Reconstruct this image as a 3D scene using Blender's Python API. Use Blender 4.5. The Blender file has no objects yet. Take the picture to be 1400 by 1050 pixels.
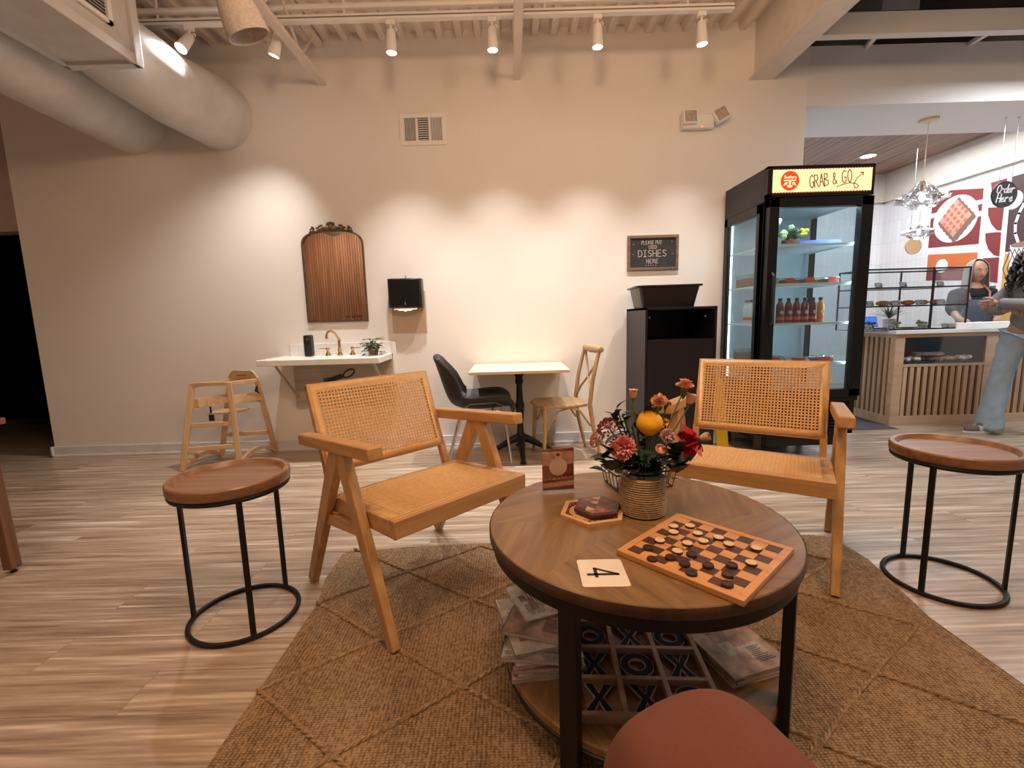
import bpy, bmesh, math, random
from mathutils import Vector, Matrix
PI = math.pi
rnd = random.Random(7)
S = bpy.context.scene
COL = S.collection

# ------------------------------------------------------------ camera, world, lights, exposure
def setup():
    cd = bpy.data.cameras.new('camera'); cam = bpy.data.objects.new('camera', cd); COL.objects.link(cam)
    cd.sensor_fit = 'HORIZONTAL'; cd.sensor_width = 36.0; cd.lens = 36.0 * 640 / 1400
    cd.clip_start = 0.02; cd.clip_end = 60
    th, ro = math.radians(8.0), math.radians(-1.6)
    cam.matrix_world = (Matrix.Translation((0, 0, 1.15)) @ Matrix.Rotation(math.radians(90) - th, 4, 'X')
                        @ Matrix.Rotation(ro, 4, 'Z'))
    S.camera = cam
    w = bpy.data.worlds.new('world'); S.world = w; w.use_nodes = True
    bg = w.node_tree.nodes['Background']; bg.inputs[0].default_value = (1.0, 0.80, 0.64, 1); bg.inputs[1].default_value = 0.15
    S.view_settings.view_transform = 'Standard'; S.view_settings.look = 'None'
    S.view_settings.exposure = 0.35; S.view_settings.gamma = 1.0; S.view_settings.use_curve_mapping = False
    def area(name, loc, size, power, col, rot=(0, 0, 0), sy=None):
        d = bpy.data.lights.new(name, 'AREA'); d.energy = power; d.color = col; d.size = size
        if sy: d.shape = 'RECTANGLE'; d.size_y = sy
        o = bpy.data.objects.new(name, d); COL.objects.link(o); o.location = loc; o.rotation_euler = rot
    # added warm fill lights over the seating; cool white ceiling light of counter area
    for lx, en in ((0.0, 72), (1.7, 60)):
        d = bpy.data.lights.new('seating_fill_point', 'POINT'); d.energy = en; d.color = (1.0, 0.65, 0.40); d.shadow_soft_size = 0.25
        o = bpy.data.objects.new('seating_fill_point', d); COL.objects.link(o); o.location = (lx, 0.7, 2.85)
    d = bpy.data.lights.new('seating_fill_spot', 'SPOT'); d.energy = 70; d.color = (1.0, 0.66, 0.42); d.spot_size = math.radians(115); d.spot_blend = 1.0; d.shadow_soft_size = 0.12  # added warm spot that brightens the left part of the floor
    o = bpy.data.objects.new('seating_fill_spot', d); COL.objects.link(o); o.location = (-1.9, 0.5, 3.25)
    area('slat_wall_fill', (-3.9, -2.2, 3.3), 0.8, 45, (1.0, 0.74, 0.52), rot=(math.radians(-35), 0, 0))  # added light so the slats show up in the mirror
    area('counter_area_lamp', (4.7, 5.8, 3.05), 1.2, 42, (0.92, 0.95, 1.0), sy=1.6)
    area('counter_front_fill', (4.4, 3.3, 3.0), 0.8, 55, (0.88, 0.93, 1.0))  # added cool fill for the floor and wall before the counter
setup()

# ------------------------------------------------------------ materials
MATS = {}
def nt(name, rough=0.5, metal=0.0, spec=None):
    m = bpy.data.materials.new(name); m.use_nodes = True
    b = m.node_tree.nodes['Principled BSDF']
    b.inputs['Roughness'].default_value = rough; b.inputs['Metallic'].default_value = metal
    if spec is not None: b.inputs['Specular IOR Level'].default_value = spec
    MATS[name] = m
    return m, m.node_tree, b
def N(t, typ, **kw):
    n = t.nodes.new(typ)
    for k, v in kw.items(): setattr(n, k, v)
    return n
def coords(t, scale=(1, 1, 1), rot=(0, 0, 0)):
    tc = N(t, 'ShaderNodeTexCoord'); mp = N(t, 'ShaderNodeMapping')
    mp.inputs['Scale'].default_value = scale; mp.inputs['Rotation'].default_value = rot
    t.links.new(tc.outputs['Object'], mp.inputs['Vector']); return mp.outputs['Vector']
def ramp(t, fac, stops):
    r = N(t, 'ShaderNodeValToRGB'); e = r.color_ramp.elements
    while len(e) < len(stops): e.new(0.5)
    for i, (p, c) in enumerate(stops): e[i].position = p; e[i].color = (*c, 1)
    t.links.new(fac, r.inputs['Fac']); return r.outputs['Color']
def bump(t, b, h, s, d=0.01):
    n = N(t, 'ShaderNodeBump'); n.inputs['Strength'].default_value = s; n.inputs['Distance'].default_value = d
    t.links.new(h, n.inputs['Height']); t.links.new(n.outputs['Normal'], b.inputs['Normal'])
def noise(t, v, sc, det=4, rg=0.55):
    n = N(t, 'ShaderNodeTexNoise'); n.inputs['Scale'].default_value = sc
    n.inputs['Detail'].default_value = det; n.inputs['Roughness'].default_value = rg
    t.links.new(v, n.inputs['Vector']); return n.outputs['Fac']
def plain(name, col, rough=0.5, metal=0.0, var=0.06, sc=9.0, bmp=0.0, spec=None):
    """one colour with a faint mottling"""
    if name in MATS: return MATS[name]
    m, t, b = nt(name, rough, metal, spec)
    f = noise(t, coords(t), sc)
    lo = tuple(max(0, c * (1 - var)) for c in col); hi = tuple(min(1, c * (1 + var)) for c in col)
    t.links.new(ramp(t, f, [(0.3, lo), (0.7, hi)]), b.inputs['Base Color'])
    if bmp: bump(t, b, noise(t, coords(t), sc * 25), bmp, 0.002)
    return m
def emis(name, col, st):
    m, t, b = nt(name, 0.5); b.inputs['Base Color'].default_value = (*col, 1)
    b.inputs['Emission Color'].default_value = (*col, 1); b.inputs['Emission Strength'].default_value = st
    return m
def wood(name, dark, mid, light, axis='x', rough=0.45, fine=1.0):
    m, t, b = nt(name, rough)
    lo, hi = 1.2 * fine, 26 * fine
    sc = {'x': (lo, hi, hi), 'y': (hi, lo, hi), 'z': (hi, hi, lo)}[axis]
    v = coords(t, sc)
    f1 = noise(t, v, 1.0, 6, 0.6)
    t.links.new(ramp(t, f1, [(0.25, dark), (0.5, mid), (0.78, light)]), b.inputs['Base Color'])
    bump(t, b, f1, 0.15, 0.002)
    return m
def glass(name, tint=(1, 1, 1), refl=0.1, rough=0.02):
    m = bpy.data.materials.new(name); m.use_nodes = True; t = m.node_tree; t.nodes.clear()
    o = N(t, 'ShaderNodeOutputMaterial'); mx = N(t, 'ShaderNodeMixShader')
    tr = N(t, 'ShaderNodeBsdfTransparent'); gl = N(t, 'ShaderNodeBsdfGlossy')
    tr.inputs[0].default_value = (*tint, 1); gl.inputs['Roughness'].default_value = rough
    mx.inputs[0].default_value = refl
    t.links.new(tr.outputs[0], mx.inputs[1]); t.links.new(gl.outputs[0], mx.inputs[2]); t.links.new(mx.outputs[0], o.inputs[0])
    MATS[name] = m; return m

WALL = plain('wall_paint', (0.77, 0.735, 0.70), 0.6, var=0.02, sc=2, bmp=0.15)
WHITE = plain('white_paint', (0.80, 0.78, 0.75), 0.45, var=0.02)
DECK = plain('deck_paint', (0.72, 0.64, 0.57), 0.6, var=0.05, sc=3)
BEAMW = plain('beam_paint', (0.70, 0.68, 0.65), 0.6, var=0.03, sc=4)
DARKGREY = plain('dark_void_paint', (0.20, 0.215, 0.23), 0.8, var=0.3, sc=1.5)
GREYV = plain('grey_duct_paint', (0.46, 0.47, 0.49), 0.7)
DARKHALL = plain('hallway_dark', (0.006, 0.005, 0.006), 0.6)  # darkness of the unlit hallway put into the wall colour
DUCT = plain('duct_paint', (0.56, 0.545, 0.53), 0.55, var=0.08, sc=6, bmp=0.3)
BLACKM = plain('black_metal', (0.010, 0.009, 0.010), 0.45, 0.0, spec=0.3)
IRON = plain('cast_iron', (0.010, 0.010, 0.011), 0.5, 0.3, bmp=0.3)
BLACKP = plain('black_laminate', (0.016, 0.014, 0.019), 0.42, spec=0.3)
BLACKPL = plain('black_plastic', (0.012, 0.012, 0.013), 0.35)
BLACKF = plain('black_leather', (0.014, 0.013, 0.015), 0.5, bmp=0.4)
STEEL = plain('brushed_steel', (0.55, 0.53, 0.5), 0.3, 1.0)
BRASS = plain('brass', (0.50, 0.36, 0.16), 0.28, 1.0)
BRONZE = plain('bronze_frame', (0.13, 0.085, 0.05), 0.45, 0.5, var=0.3, sc=60)
MARBLE = plain('white_marble', (0.80, 0.78, 0.76), 0.25, var=0.08, sc=7)
PLY = wood('raw_plywood', (0.34, 0.28, 0.22), (0.42, 0.36, 0.29), (0.50, 0.44, 0.36), 'x', 0.7)
OAKC = [(0.34, 0.175, 0.06), (0.50, 0.275, 0.105), (0.62, 0.37, 0.16)]
OAKX = wood('oak_x', *OAKC, 'x'); OAKY = wood('oak_y', *OAKC, 'y'); OAKZ = wood('oak_z', *OAKC, 'z')
BEECH = wood('light_beech_z', (0.46, 0.28, 0.14), (0.58, 0.38, 0.20), (0.66, 0.46, 0.27), 'z')
BEECHX = wood('light_beech_x', (0.46, 0.28, 0.14), (0.58, 0.38, 0.20), (0.66, 0.46, 0.27), 'x')
ELM = wood('limed_elm_z', (0.30, 0.18, 0.08), (0.42, 0.27, 0.12), (0.52, 0.35, 0.18), 'z')
ELMX = wood('limed_elm_x', (0.26, 0.16, 0.08), (0.38, 0.25, 0.12), (0.48, 0.33, 0.18), 'x')
MAPLE = wood('pale_maple_x', (0.60, 0.47, 0.32), (0.72, 0.58, 0.41), (0.80, 0.67, 0.50), 'x', 0.35)
ACACIA = wood('acacia_x', (0.085, 0.036, 0.016), (0.25, 0.125, 0.056), (0.43, 0.25, 0.125), 'x', 0.35, 0.6)
SLAT = wood('counter_slat_z', (0.28, 0.17, 0.10), (0.44, 0.29, 0.18), (0.58, 0.42, 0.28), 'z', 0.6, 0.5)
SLATX = wood('counter_rail_x', (0.36, 0.24, 0.15), (0.48, 0.34, 0.22), (0.56, 0.42, 0.28), 'x', 0.6, 0.5)
WALNUT = wood('dark_walnut_z', (0.08, 0.035, 0.018), (0.15, 0.07, 0.035), (0.22, 0.11, 0.055), 'z', 0.5)
RUSTIC = wood('rustic_frame', (0.10, 0.06, 0.035), (0.18, 0.115, 0.07), (0.25, 0.17, 0.11), 'x', 0.6)
TEAK = wood('wall_slat_wood_z', (0.14, 0.05, 0.025), (0.30, 0.14, 0.08), (0.42, 0.24, 0.15), 'z', 0.6, 0.7)
CANE = plain('woven_cane', (0.66, 0.39, 0.15), 0.42, var=0.12, sc=60, bmp=0.4)
GLASS = glass('clear_glass', (0.96, 0.98, 0.98), 0.06)
GLASSD = glass('fridge_glass', (0.86, 0.92, 0.94), 0.10)
ACRYL = glass('clear_acrylic', (0.95, 0.93, 0.90), 0.12, 0.1)
MIRROR = plain('mirror_silver', (0.82, 0.80, 0.78), 0.03, 1.0, var=0.0)
SKIN = plain('warm_skin', (0.44, 0.24, 0.15), 0.5, var=0.05)
CREAM = plain('cream_paper', (0.78, 0.70, 0.58), 0.6)

def m_floor():
    m, t, b = nt('plank_floor', 0.30)
    tc = N(t, 'ShaderNodeTexCoord')
    br = N(t, 'ShaderNodeTexBrick'); br.offset = 0.37; br.squash = 1.0
    for k, v in (('Scale', 1.0), ('Mortar Size', 0.0012), ('Brick Width', 1.22), ('Row Height', 0.18), ('Bias', 0.0), ('Mortar Smooth', 0.2)):
        br.inputs[k].default_value = v
    br.inputs['Color1'].default_value = (0, 0, 0, 1); br.inputs['Color2'].default_value = (1, 1, 1, 1); br.inputs['Mortar'].default_value = (0.4, 0.4, 0.4, 1)
    t.links.new(tc.outputs['Object'], br.inputs['Vector'])
    # every plank shifts the grain
    add = N(t, 'ShaderNodeVectorMath', operation='MULTIPLY_ADD')
    t.links.new(br.outputs['Color'], add.inputs[0]); add.inputs[1].default_value = (5.3, 3.1, 2.0)
    t.links.new(tc.outputs['Object'], add.inputs[2])
    mp = N(t, 'ShaderNodeMapping'); mp.inputs['Scale'].default_value = (0.9, 17, 1)
    t.links.new(add.outputs[0], mp.inputs['Vector'])
    f = noise(t, mp.outputs['Vector'], 1.5, 5, 0.6)
    wv = N(t, 'ShaderNodeMapping'); wv.inputs['Scale'].default_value = (2.2, 60, 1); t.links.new(add.outputs[0], wv.inputs['Vector'])
    g = noise(t, wv.outputs['Vector'], 1.3, 3, 0.5)
    mx = N(t, 'ShaderNodeMix', data_type='FLOAT'); mx.inputs[0].default_value = 0.35
    t.links.new(f, mx.inputs[2]); t.links.new(g, mx.inputs[3])
    c = ramp(t, mx.outputs[0], [(0.33, (0.17, 0.115, 0.078)), (0.45, (0.33, 0.245, 0.175)), (0.54, (0.44, 0.345, 0.262)), (0.64, (0.66, 0.565, 0.46))])
    mu = N(t, 'ShaderNodeMix', data_type='RGBA', blend_type='MULTIPLY'); mu.inputs[0].default_value = 0.75
    t.links.new(c, mu.inputs[6])
    t.links.new(ramp(t, br.outputs['Fac'], [(0.0, (1, 1, 1)), (1.0, (0.45, 0.38, 0.33))]), mu.inputs[7])
    t.links.new(mu.outputs[2], b.inputs['Base Color'])
    bump(t, b, mx.outputs[0], 0.15, 0.002)
    return m
FLOOR = m_floor()

def m_table():
    """sunburst veneer: twelve wedges, the grain of each running outwards"""
    m, t, b = nt('sunburst_veneer', 0.33)
    tc = N(t, 'ShaderNodeTexCoord'); sp = N(t, 'ShaderNodeSeparateXYZ'); t.links.new(tc.outputs['Object'], sp.inputs[0])
    def M(op, a, c=None):
        n = N(t, 'ShaderNodeMath', operation=op)
        for i, v in enumerate((a, c)):
            if v is None: continue
            if isinstance(v, (int, float)): n.inputs[i].default_value = v
            else: t.links.new(v, n.inputs[i])
        return n.outputs[0]
    an = M('ARCTAN2', sp.outputs['Y'], sp.outputs['X'])
    seg = M('FLOOR', M('DIVIDE', an, PI / 4)); a = M('ADD', M('MULTIPLY', M('ADD', seg, 0.5), PI / 4), 0.9)
    ca, sa = M('COSINE', a), M('SINE', a)
    u = M('ADD', M('MULTIPLY', sp.outputs['X'], ca), M('MULTIPLY', sp.outputs['Y'], sa))
    v = M('SUBTRACT', M('MULTIPLY', sp.outputs['Y'], ca), M('MULTIPLY', sp.outputs['X'], sa))
    cb = N(t, 'ShaderNodeCombineXYZ'); t.links.new(M('MULTIPLY', u, 3), cb.inputs[0]); t.links.new(M('MULTIPLY', v, 38), cb.inputs[1]); t.links.new(M('MULTIPLY', seg, 3.7), cb.inputs[2])
    f = noise(t, cb.outputs[0], 1.0, 5, 0.6)
    c = ramp(t, f, [(0.25, (0.125, 0.066, 0.026)), (0.5, (0.20, 0.115, 0.048)), (0.8, (0.30, 0.185, 0.085))])
    t.links.new(c, b.inputs['Base Color']); bump(t, b, f, 0.1, 0.002)
    return m
VENEER = m_table()

def m_rug():
    m, t, b = nt('woven_jute', 0.9, spec=0.15)
    tc = N(t, 'ShaderNodeTexCoord')
    w1 = N(t, 'ShaderNodeTexWave', bands_direction='X'); w1.inputs['Scale'].default_value = 26; w1.inputs['Distortion'].default_value = 1.2
    w1.inputs['Detail'].default_value = 2
    t.links.new(tc.outputs['Object'], w1.inputs['Vector'])
    w2 = N(t, 'ShaderNodeTexWave', bands_direction='Y'); w2.inputs['Scale'].default_value = 40; w2.inputs['Distortion'].default_value = 3
    w2.inputs['Detail'].default_value = 3
    t.links.new(tc.outputs['Object'], w2.inputs['Vector'])
    n1 = noise(t, coords(t, (1, 0.35, 1)), 5, 5, 0.65); n2 = noise(t, coords(t, (1.2, 0.8, 1)), 95, 3, 0.6)
    mu = N(t, 'ShaderNodeMath', operation='MULTIPLY'); t.links.new(w1.outputs['Fac'], mu.inputs[0]); t.links.new(w2.outputs['Fac'], mu.inputs[1])
    a1 = N(t, 'ShaderNodeMath', operation='MULTIPLY_ADD'); t.links.new(mu.outputs[0], a1.inputs[0]); a1.inputs[1].default_value = 0.35; t.links.new(n2, a1.inputs[2])
    a2 = N(t, 'ShaderNodeMath', operation='MULTIPLY_ADD'); t.links.new(n1, a2.inputs[0]); a2.inputs[1].default_value = 0.55; t.links.new(a1.outputs[0], a2.inputs[2])
    c = ramp(t, a2.outputs[0], [(0.5, (0.075, 0.045, 0.025)), (0.8, (0.215, 0.135, 0.075)), (1.1, (0.38, 0.26, 0.15))])
    t.links.new(c, b.inputs['Base Color']); bump(t, b, a1.outputs[0], 0.9, 0.006)
    return m
JUTE = m_rug()
JUTEB = plain('jute_braid', (0.36, 0.235, 0.125), 0.9, var=0.45, sc=70, bmp=0.8)

def m_tile():
    m, t, b = nt('white_stacked_tile', 0.2)
    tc = N(t, 'ShaderNodeTexCoord'); sp = N(t, 'ShaderNodeSeparateXYZ'); t.links.new(tc.outputs['Object'], sp.inputs[0])
    ad = N(t, 'ShaderNodeMath', operation='ADD'); t.links.new(sp.outputs[0], ad.inputs[0]); t.links.new(sp.outputs[1], ad.inputs[1])
    cb = N(t, 'ShaderNodeCombineXYZ'); t.links.new(sp.outputs[2], cb.inputs[0]); t.links.new(ad.outputs[0], cb.inputs[1])
    br = N(t, 'ShaderNodeTexBrick'); br.offset = 0.0
    for k, v in (('Scale', 1.0), ('Mortar Size', 0.003), ('Brick Width', 0.30), ('Row Height', 0.075)): br.inputs[k].default_value = v
    br.inputs['Color1'].default_value = (0.76, 0.76, 0.78, 1); br.inputs['Color2'].default_value = (0.82, 0.82, 0.84, 1); br.inputs['Mortar'].default_value = (0.66, 0.66, 0.68, 1)
    t.links.new(cb.outputs[0], br.inputs['Vector']); t.links.new(br.outputs['Color'], b.inputs['Base Color'])
    return m
TILE = m_tile()
def m_woodceil():
    m, t, b = nt('wood_plank_ceiling', 0.5)
    v = coords(t, (22, 0.5, 1)); f = noise(t, v, 1.0, 3, 0.7)
    t.links.new(ramp(t, f, [(0.3, (0.09, 0.045, 0.03)), (0.5, (0.24, 0.14, 0.10)), (0.72, (0.42, 0.29, 0.22))]), b.inputs['Base Color'])
    return m
WCEIL = m_woodceil()

# ------------------------------------------------------------ mesh builder
class MB:
    def __init__(s): s.v = []; s.f = []; s.mi = []; s.m = 0
    def add(s, vs, fs, M=None):
        b = len(s.v)
        for p in vs:
            p = Vector(p); s.v.append(tuple(M @ p if M else p))
        for f in fs: s.f.append([i + b for i in f]); s.mi.append(s.m)
        return s
    def box(s, x0, x1, y0, y1, z0, z1, M=None):
        return s.add([(x0, y0, z0), (x1, y0, z0), (x1, y1, z0), (x0, y1, z0), (x0, y0, z1), (x1, y0, z1), (x1, y1, z1), (x0, y1, z1)],
                     [(0, 3, 2, 1), (4, 5, 6, 7), (0, 1, 5, 4), (1, 2, 6, 5), (2, 3, 7, 6), (3, 0, 4, 7)], M)
    def bar(s, p, q, w, h, side=(1, 0, 0), w2=None, h2=None, M=None):
        """rectangular bar from p to q: w along 'side', h across"""
        p, q, side = Vector(p), Vector(q), Vector(side); d = (q - p).normalized()
        a = (side - d * side.dot(d)).normalized(); c = d.cross(a)
        w2 = w if w2 is None else w2; h2 = h if h2 is None else h2
        vs = []
        for o, ww, hh in ((p, w, h), (q, w2, h2)):
            for i, j in ((-1, -1), (1, -1), (1, 1), (-1, 1)): vs.append(o + a * (i * ww / 2) + c * (j * hh / 2))
        return s.add(vs, [(0, 3, 2, 1), (4, 5, 6, 7), (0, 1, 5, 4), (1, 2, 6, 5), (2, 3, 7, 6), (3, 0, 4, 7)], M)
    def tube(s, pts, r, n=8, closed=False, M=None, cap=True):
        pts = [Vector(p) for p in pts]; k = len(pts)
        rs = r if isinstance(r, (list, tuple)) else [r] * k
        ref = None; vs = []
        for i, p in enumerate(pts):
            if closed: d = pts[(i + 1) % k] - pts[i - 1]
            else: d = pts[min(i + 1, k - 1)] - pts[max(i - 1, 0)]
            d.normalize()
            if ref is None: ref = Vector((0, 0, 1)) if abs(d.z) < 0.9 else Vector((1, 0, 0))
            a = (ref - d * ref.dot(d)).normalized(); c = d.cross(a); ref = a
            for j in range(n):
                t = 2 * PI * j / n; vs.append(p + (a * math.cos(t) + c * math.sin(t)) * rs[i])
        fs = []
        for i in range(k if closed else k - 1):
            i2 = (i + 1) % k
            for j in range(n):
                j2 = (j + 1) % n; fs.append((i * n + j, i * n + j2, i2 * n + j2, i2 * n + j))
        if not closed and cap: fs.append(tuple(range(n))[::-1]); fs.append(tuple((k - 1) * n + j for j in range(n)))
        return s.add(vs, fs, M)
    def lathe(s, prof, n=24, M=None, sy=1.0, cap=True):
        vs = []; fs = []; k = len(prof)
        for r, z in prof:
            for j in range(n):
                t = 2 * PI * j / n; vs.append((r * math.cos(t), r * math.sin(t) * sy, z))
        for i in range(k - 1):
            for j in range(n):
                j2 = (j + 1) % n; fs.append((i * n + j, i * n + j2, (i + 1) * n + j2, (i + 1) * n + j))
        if cap and prof[0][0] > 1e-5: fs.append(tuple(range(n))[::-1])
        if cap and prof[-1][0] > 1e-5: fs.append(tuple((k - 1) * n + j for j in range(n)))
        return s.add(vs, fs, M)
    def prism(s, poly, z0, z1, M=None):
        n = len(poly); a = sum(poly[i][0] * poly[(i + 1) % n][1] - poly[(i + 1) % n][0] * poly[i][1] for i in range(n))
        if a < 0: poly = poly[::-1]
        vs = [(x, y, z0) for x, y in poly] + [(x, y, z1) for x, y in poly]
        fs = [tuple(range(n))[::-1], tuple(range(n, 2 * n))] + [(i, (i + 1) % n, n + (i + 1) % n, n + i) for i in range(n)]
        return s.add(vs, fs, M)
    def ball(s, c, r, n=12, m=8, M=None):
        if not isinstance(r, (tuple, list)): r = (r, r, r)
        T = Matrix.Translation(c) @ Matrix.Diagonal((*r, 1))
        return s.lathe([(max(1e-6, math.sin(PI * i / m)), -math.cos(PI * i / m)) for i in range(m + 1)], n, (M @ T) if M else T)
    def build(s, name, mat, parent=None, bevel=0.0, smooth=True, loc=None, rz=None, seg=2, weld=False, angle=35):
        me = bpy.data.meshes.new(name); me.from_pydata(s.v, [], s.f)
        mats = mat if isinstance(mat, (list, tuple)) else [mat]
        for q in mats: me.materials.append(q)
        if len(mats) > 1: me.polygons.foreach_set('material_index', s.mi)
        if weld:
            bm = bmesh.new(); bm.from_mesh(me); bmesh.ops.remove_doubles(bm, verts=bm.verts, dist=1e-5); bm.to_mesh(me); bm.free()
        if smooth:
            me.polygons.foreach_set('use_smooth', [True] * len(me.polygons))
            if hasattr(me, 'set_sharp_from_angle'): me.set_sharp_from_angle(angle=math.radians(angle))
        me.update()
        o = bpy.data.objects.new(name, me); COL.objects.link(o)
        if parent: o.parent = parent
        if loc is not None: o.location = loc
        if rz is not None: o.rotation_euler = (0, 0, rz)
        if bevel:
            b = o.modifiers.new('bevel', 'BEVEL'); b.width = bevel; b.segments = seg; b.limit_method = 'ANGLE'; b.angle_limit = math.radians(40)
        return o
def thing(name, label, cat, loc=(0, 0, 0), rz=0.0, group=None):
    o = bpy.data.objects.new(name, None); o.empty_display_size = 0.1; COL.objects.link(o)
    o.location = loc; o.rotation_euler = (0, 0, rz); return tag(o, label, cat, group)
def tag(o, label, cat, group=None):
    o['label'] = label; o['category'] = cat
    if group: o['group'] = group
    return o
def struct(o): o['kind'] = 'structure'; return o
def kids(o): return [c for c in bpy.data.objects if c.parent == o]
def dup(root, loc, rz=None, label=None, group=None):
    def cp(o, par):
        c = o.copy(); COL.objects.link(c); c.parent = par
        for k in kids(o): cp(k, c)
        return c
    r = cp(root, None); r.location = loc
    if rz is not None: r.rotation_euler = (0, 0, rz)
    if label: r['label'] = label
    if group: r['group'] = group
    return r
def RX(a): return Matrix.Rotation(a, 4, 'X')
def RY(a): return Matrix.Rotation(a, 4, 'Y')
def RZ(a): return Matrix.Rotation(a, 4, 'Z')
def T(*p): return Matrix.Translation(p)
def circle(r, n=24, cx=0, cy=0, ry=None): return [(cx + r * math.cos(2 * PI * i / n), cy + (ry or r) * math.sin(2 * PI * i / n)) for i in range(n)]

# hand-lettering: each glyph is a set of strokes in a box 0..0.6 x 0..1
G = {
 'A': [[(0, 0), (.3, 1), (.6, 0)], [(.12, .38), (.48, .38)]], 'B': [[(0, 0), (0, 1), (.4, .95), (.45, .72), (.05, .54), (.52, .4), (.5, .1), (0, 0)]],
 'D': [[(0, 0), (0, 1), (.4, .9), (.56, .5), (.4, .08), (0, 0)]], 'E': [[(.5, 1), (0, 1), (0, 0), (.5, 0)], [(0, .52), (.4, .52)]],
 'G': [[(.55, .85), (.35, 1), (.1, .85), (0, .5), (.1, .12), (.35, 0), (.55, .12), (.56, .45), (.33, .45)]],
 'H': [[(0, 0), (0, 1)], [(.5, 0), (.5, 1)], [(0, .5), (.5, .5)]], 'I': [[(.05, 1), (.45, 1)], [(.25, 1), (.25, 0)], [(.05, 0), (.45, 0)]],
 'L': [[(0, 1), (0, 0), (.45, 0)]], 'O': [[(.3, 1), (.08, .85), (0, .5), (.08, .15), (.3, 0), (.5, .15), (.58, .5), (.5, .85), (.3, 1)]],
 'P': [[(0, 0), (0, 1), (.4, .95), (.5, .75), (.4, .52), (0, .45)]], 'R': [[(0, 0), (0, 1), (.4, .95), (.48, .74), (.38, .55), (0, .5)], [(.2, .52), (.55, 0)]],
 'S': [[(.5, .88), (.28, 1), (.05, .85), (.1, .6), (.42, .45), (.52, .2), (.3, 0), (.02, .12)]], 'T': [[(0, 1), (.56, 1)], [(.28, 1), (.28, 0)]],
 'U': [[(0, 1), (0, .25), (.12, .03), (.35, .02), (.5, .25), (.5, 1)]], 'W': [[(0, 1), (.12, 0), (.3, .7), (.46, 0), (.6, 1)]],
 '&': [[(.6, .3), (.4, .05), (.15, 0), (.02, .22), (.12, .45), (.38, .68), (.36, .92), (.2, 1), (.1, .82), (.25, .5), (.62, 0)]],
 'a': [[(.42, .5), (.15, .55), (.02, .28), (.12, 0), (.35, .1), (.45, .5)], [(.45, .5), (.42, .1), (.55, 0)]],
 'b': [[(.05, 1), (.02, 0)], [(.02, .4), (.25, .55), (.42, .3), (.28, 0), (.02, .06)]],
 'c': [[(.42, .45), (.2, .55), (.02, .28), (.15, 0), (.45, .1)]],
 'd': [[(.4, .5), (.12, .5), (.02, .25), (.15, 0), (.4, .12)], [(.5, 1), (.4, .4), (.42, .08), (.55, 0)]],
 'e': [[(.02, .25), (.38, .32), (.3, .55), (.08, .48), (.02, .2), (.18, 0), (.48, .12)]], 'g': [[(.42, .5), (.1, .5), (.05, .15), (.38, .15), (.44, .5), (.36, -.35), (.05, -.3)]],
 'h': [[(.1, 1), (.02, 0)], [(.03, .3), (.25, .55), (.38, .4), (.36, 0)]], 'i': [[(.12, .5), (.1, 0)], [(.15, .78), (.16, .82)]],
 'l': [[(.15, 1), (.08, 0)]], 'n': [[(.02, .5), (.02, 0)], [(.02, .3), (.25, .55), (.4, .4), (.4, 0)]], 'o': [[(.22, .55), (.02, .3), (.18, 0), (.42, .25), (.22, .55), (.45, .5)]],
 'r': [[(.05, .55), (.03, 0)], [(.04, .3), (.22, .55), (.4, .48)]], 's': [[(.38, .5), (.1, .5), (.1, .32), (.35, .2), (.25, 0), (.02, .06)]],
 't': [[(.22, .9), (.15, .1), (.35, 0)], [(0, .58), (.42, .62)]], 'u': [[(.02, .5), (.05, .05), (.3, .05), (.42, .5), (.45, 0)]], 'v': [[(0, .5), (.18, 0), (.4, .5)]],
 'w': [[(0, .5), (.12, 0), (.27, .4), (.42, 0), (.56, .5)]], 'y': [[(.02, .5), (.2, .08)], [(.45, .5), (.12, -.4)]], 'm': [[(0, .5), (0, 0)], [(0, .35), (.15, .55), (.25, .35), (.25, 0)], [(.25, .35), (.42, .55), (.52, .35), (.52, 0)]]}
def letters(mb, text, x, y, h, w=0.08, adv=0.72, sx=1.0, slant=0.0, z0=0.0, z1=0.001, M=None, center=False, tilt=0.0):
    """strokes as flat raised ribbons in the local XY plane"""
    tot = sum((adv if c != ' ' else adv * 0.7) for c in text) * h * sx
    if center: x -= tot / 2
    for c in text:
        for st in G.get(c, []):
            P = []
            for (a, b) in st:
                px = x + (a + slant * b) * h * sx; py = y + b * h + tilt * (px - x) + tilt * x
                P.append((px, py))
            ribbon(mb, P, w * h, z0, z1, M)
        x += (adv if c != ' ' else adv * 0.7) * h * sx
def ribbon(mb, P, w, z0, z1, M=None):
    n = len(P)
    for i in range(n - 1):
        (ax, ay), (bx, by) = P[i], P[i + 1]; L = math.hypot(bx - ax, by - ay) or 1e-6
        ux, uy = (bx - ax) / L, (by - ay) / L; ex = w * 0.35
        nx, ny = -uy * w / 2, ux * w / 2
        ax -= ux * ex; ay -= uy * ex; bx += ux * ex; by += uy * ex
        mb.prism([(ax - nx, ay - ny), (bx - nx, by - ny), (bx + nx, by + ny), (ax + nx, ay + ny)], z0, z1, M)

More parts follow.
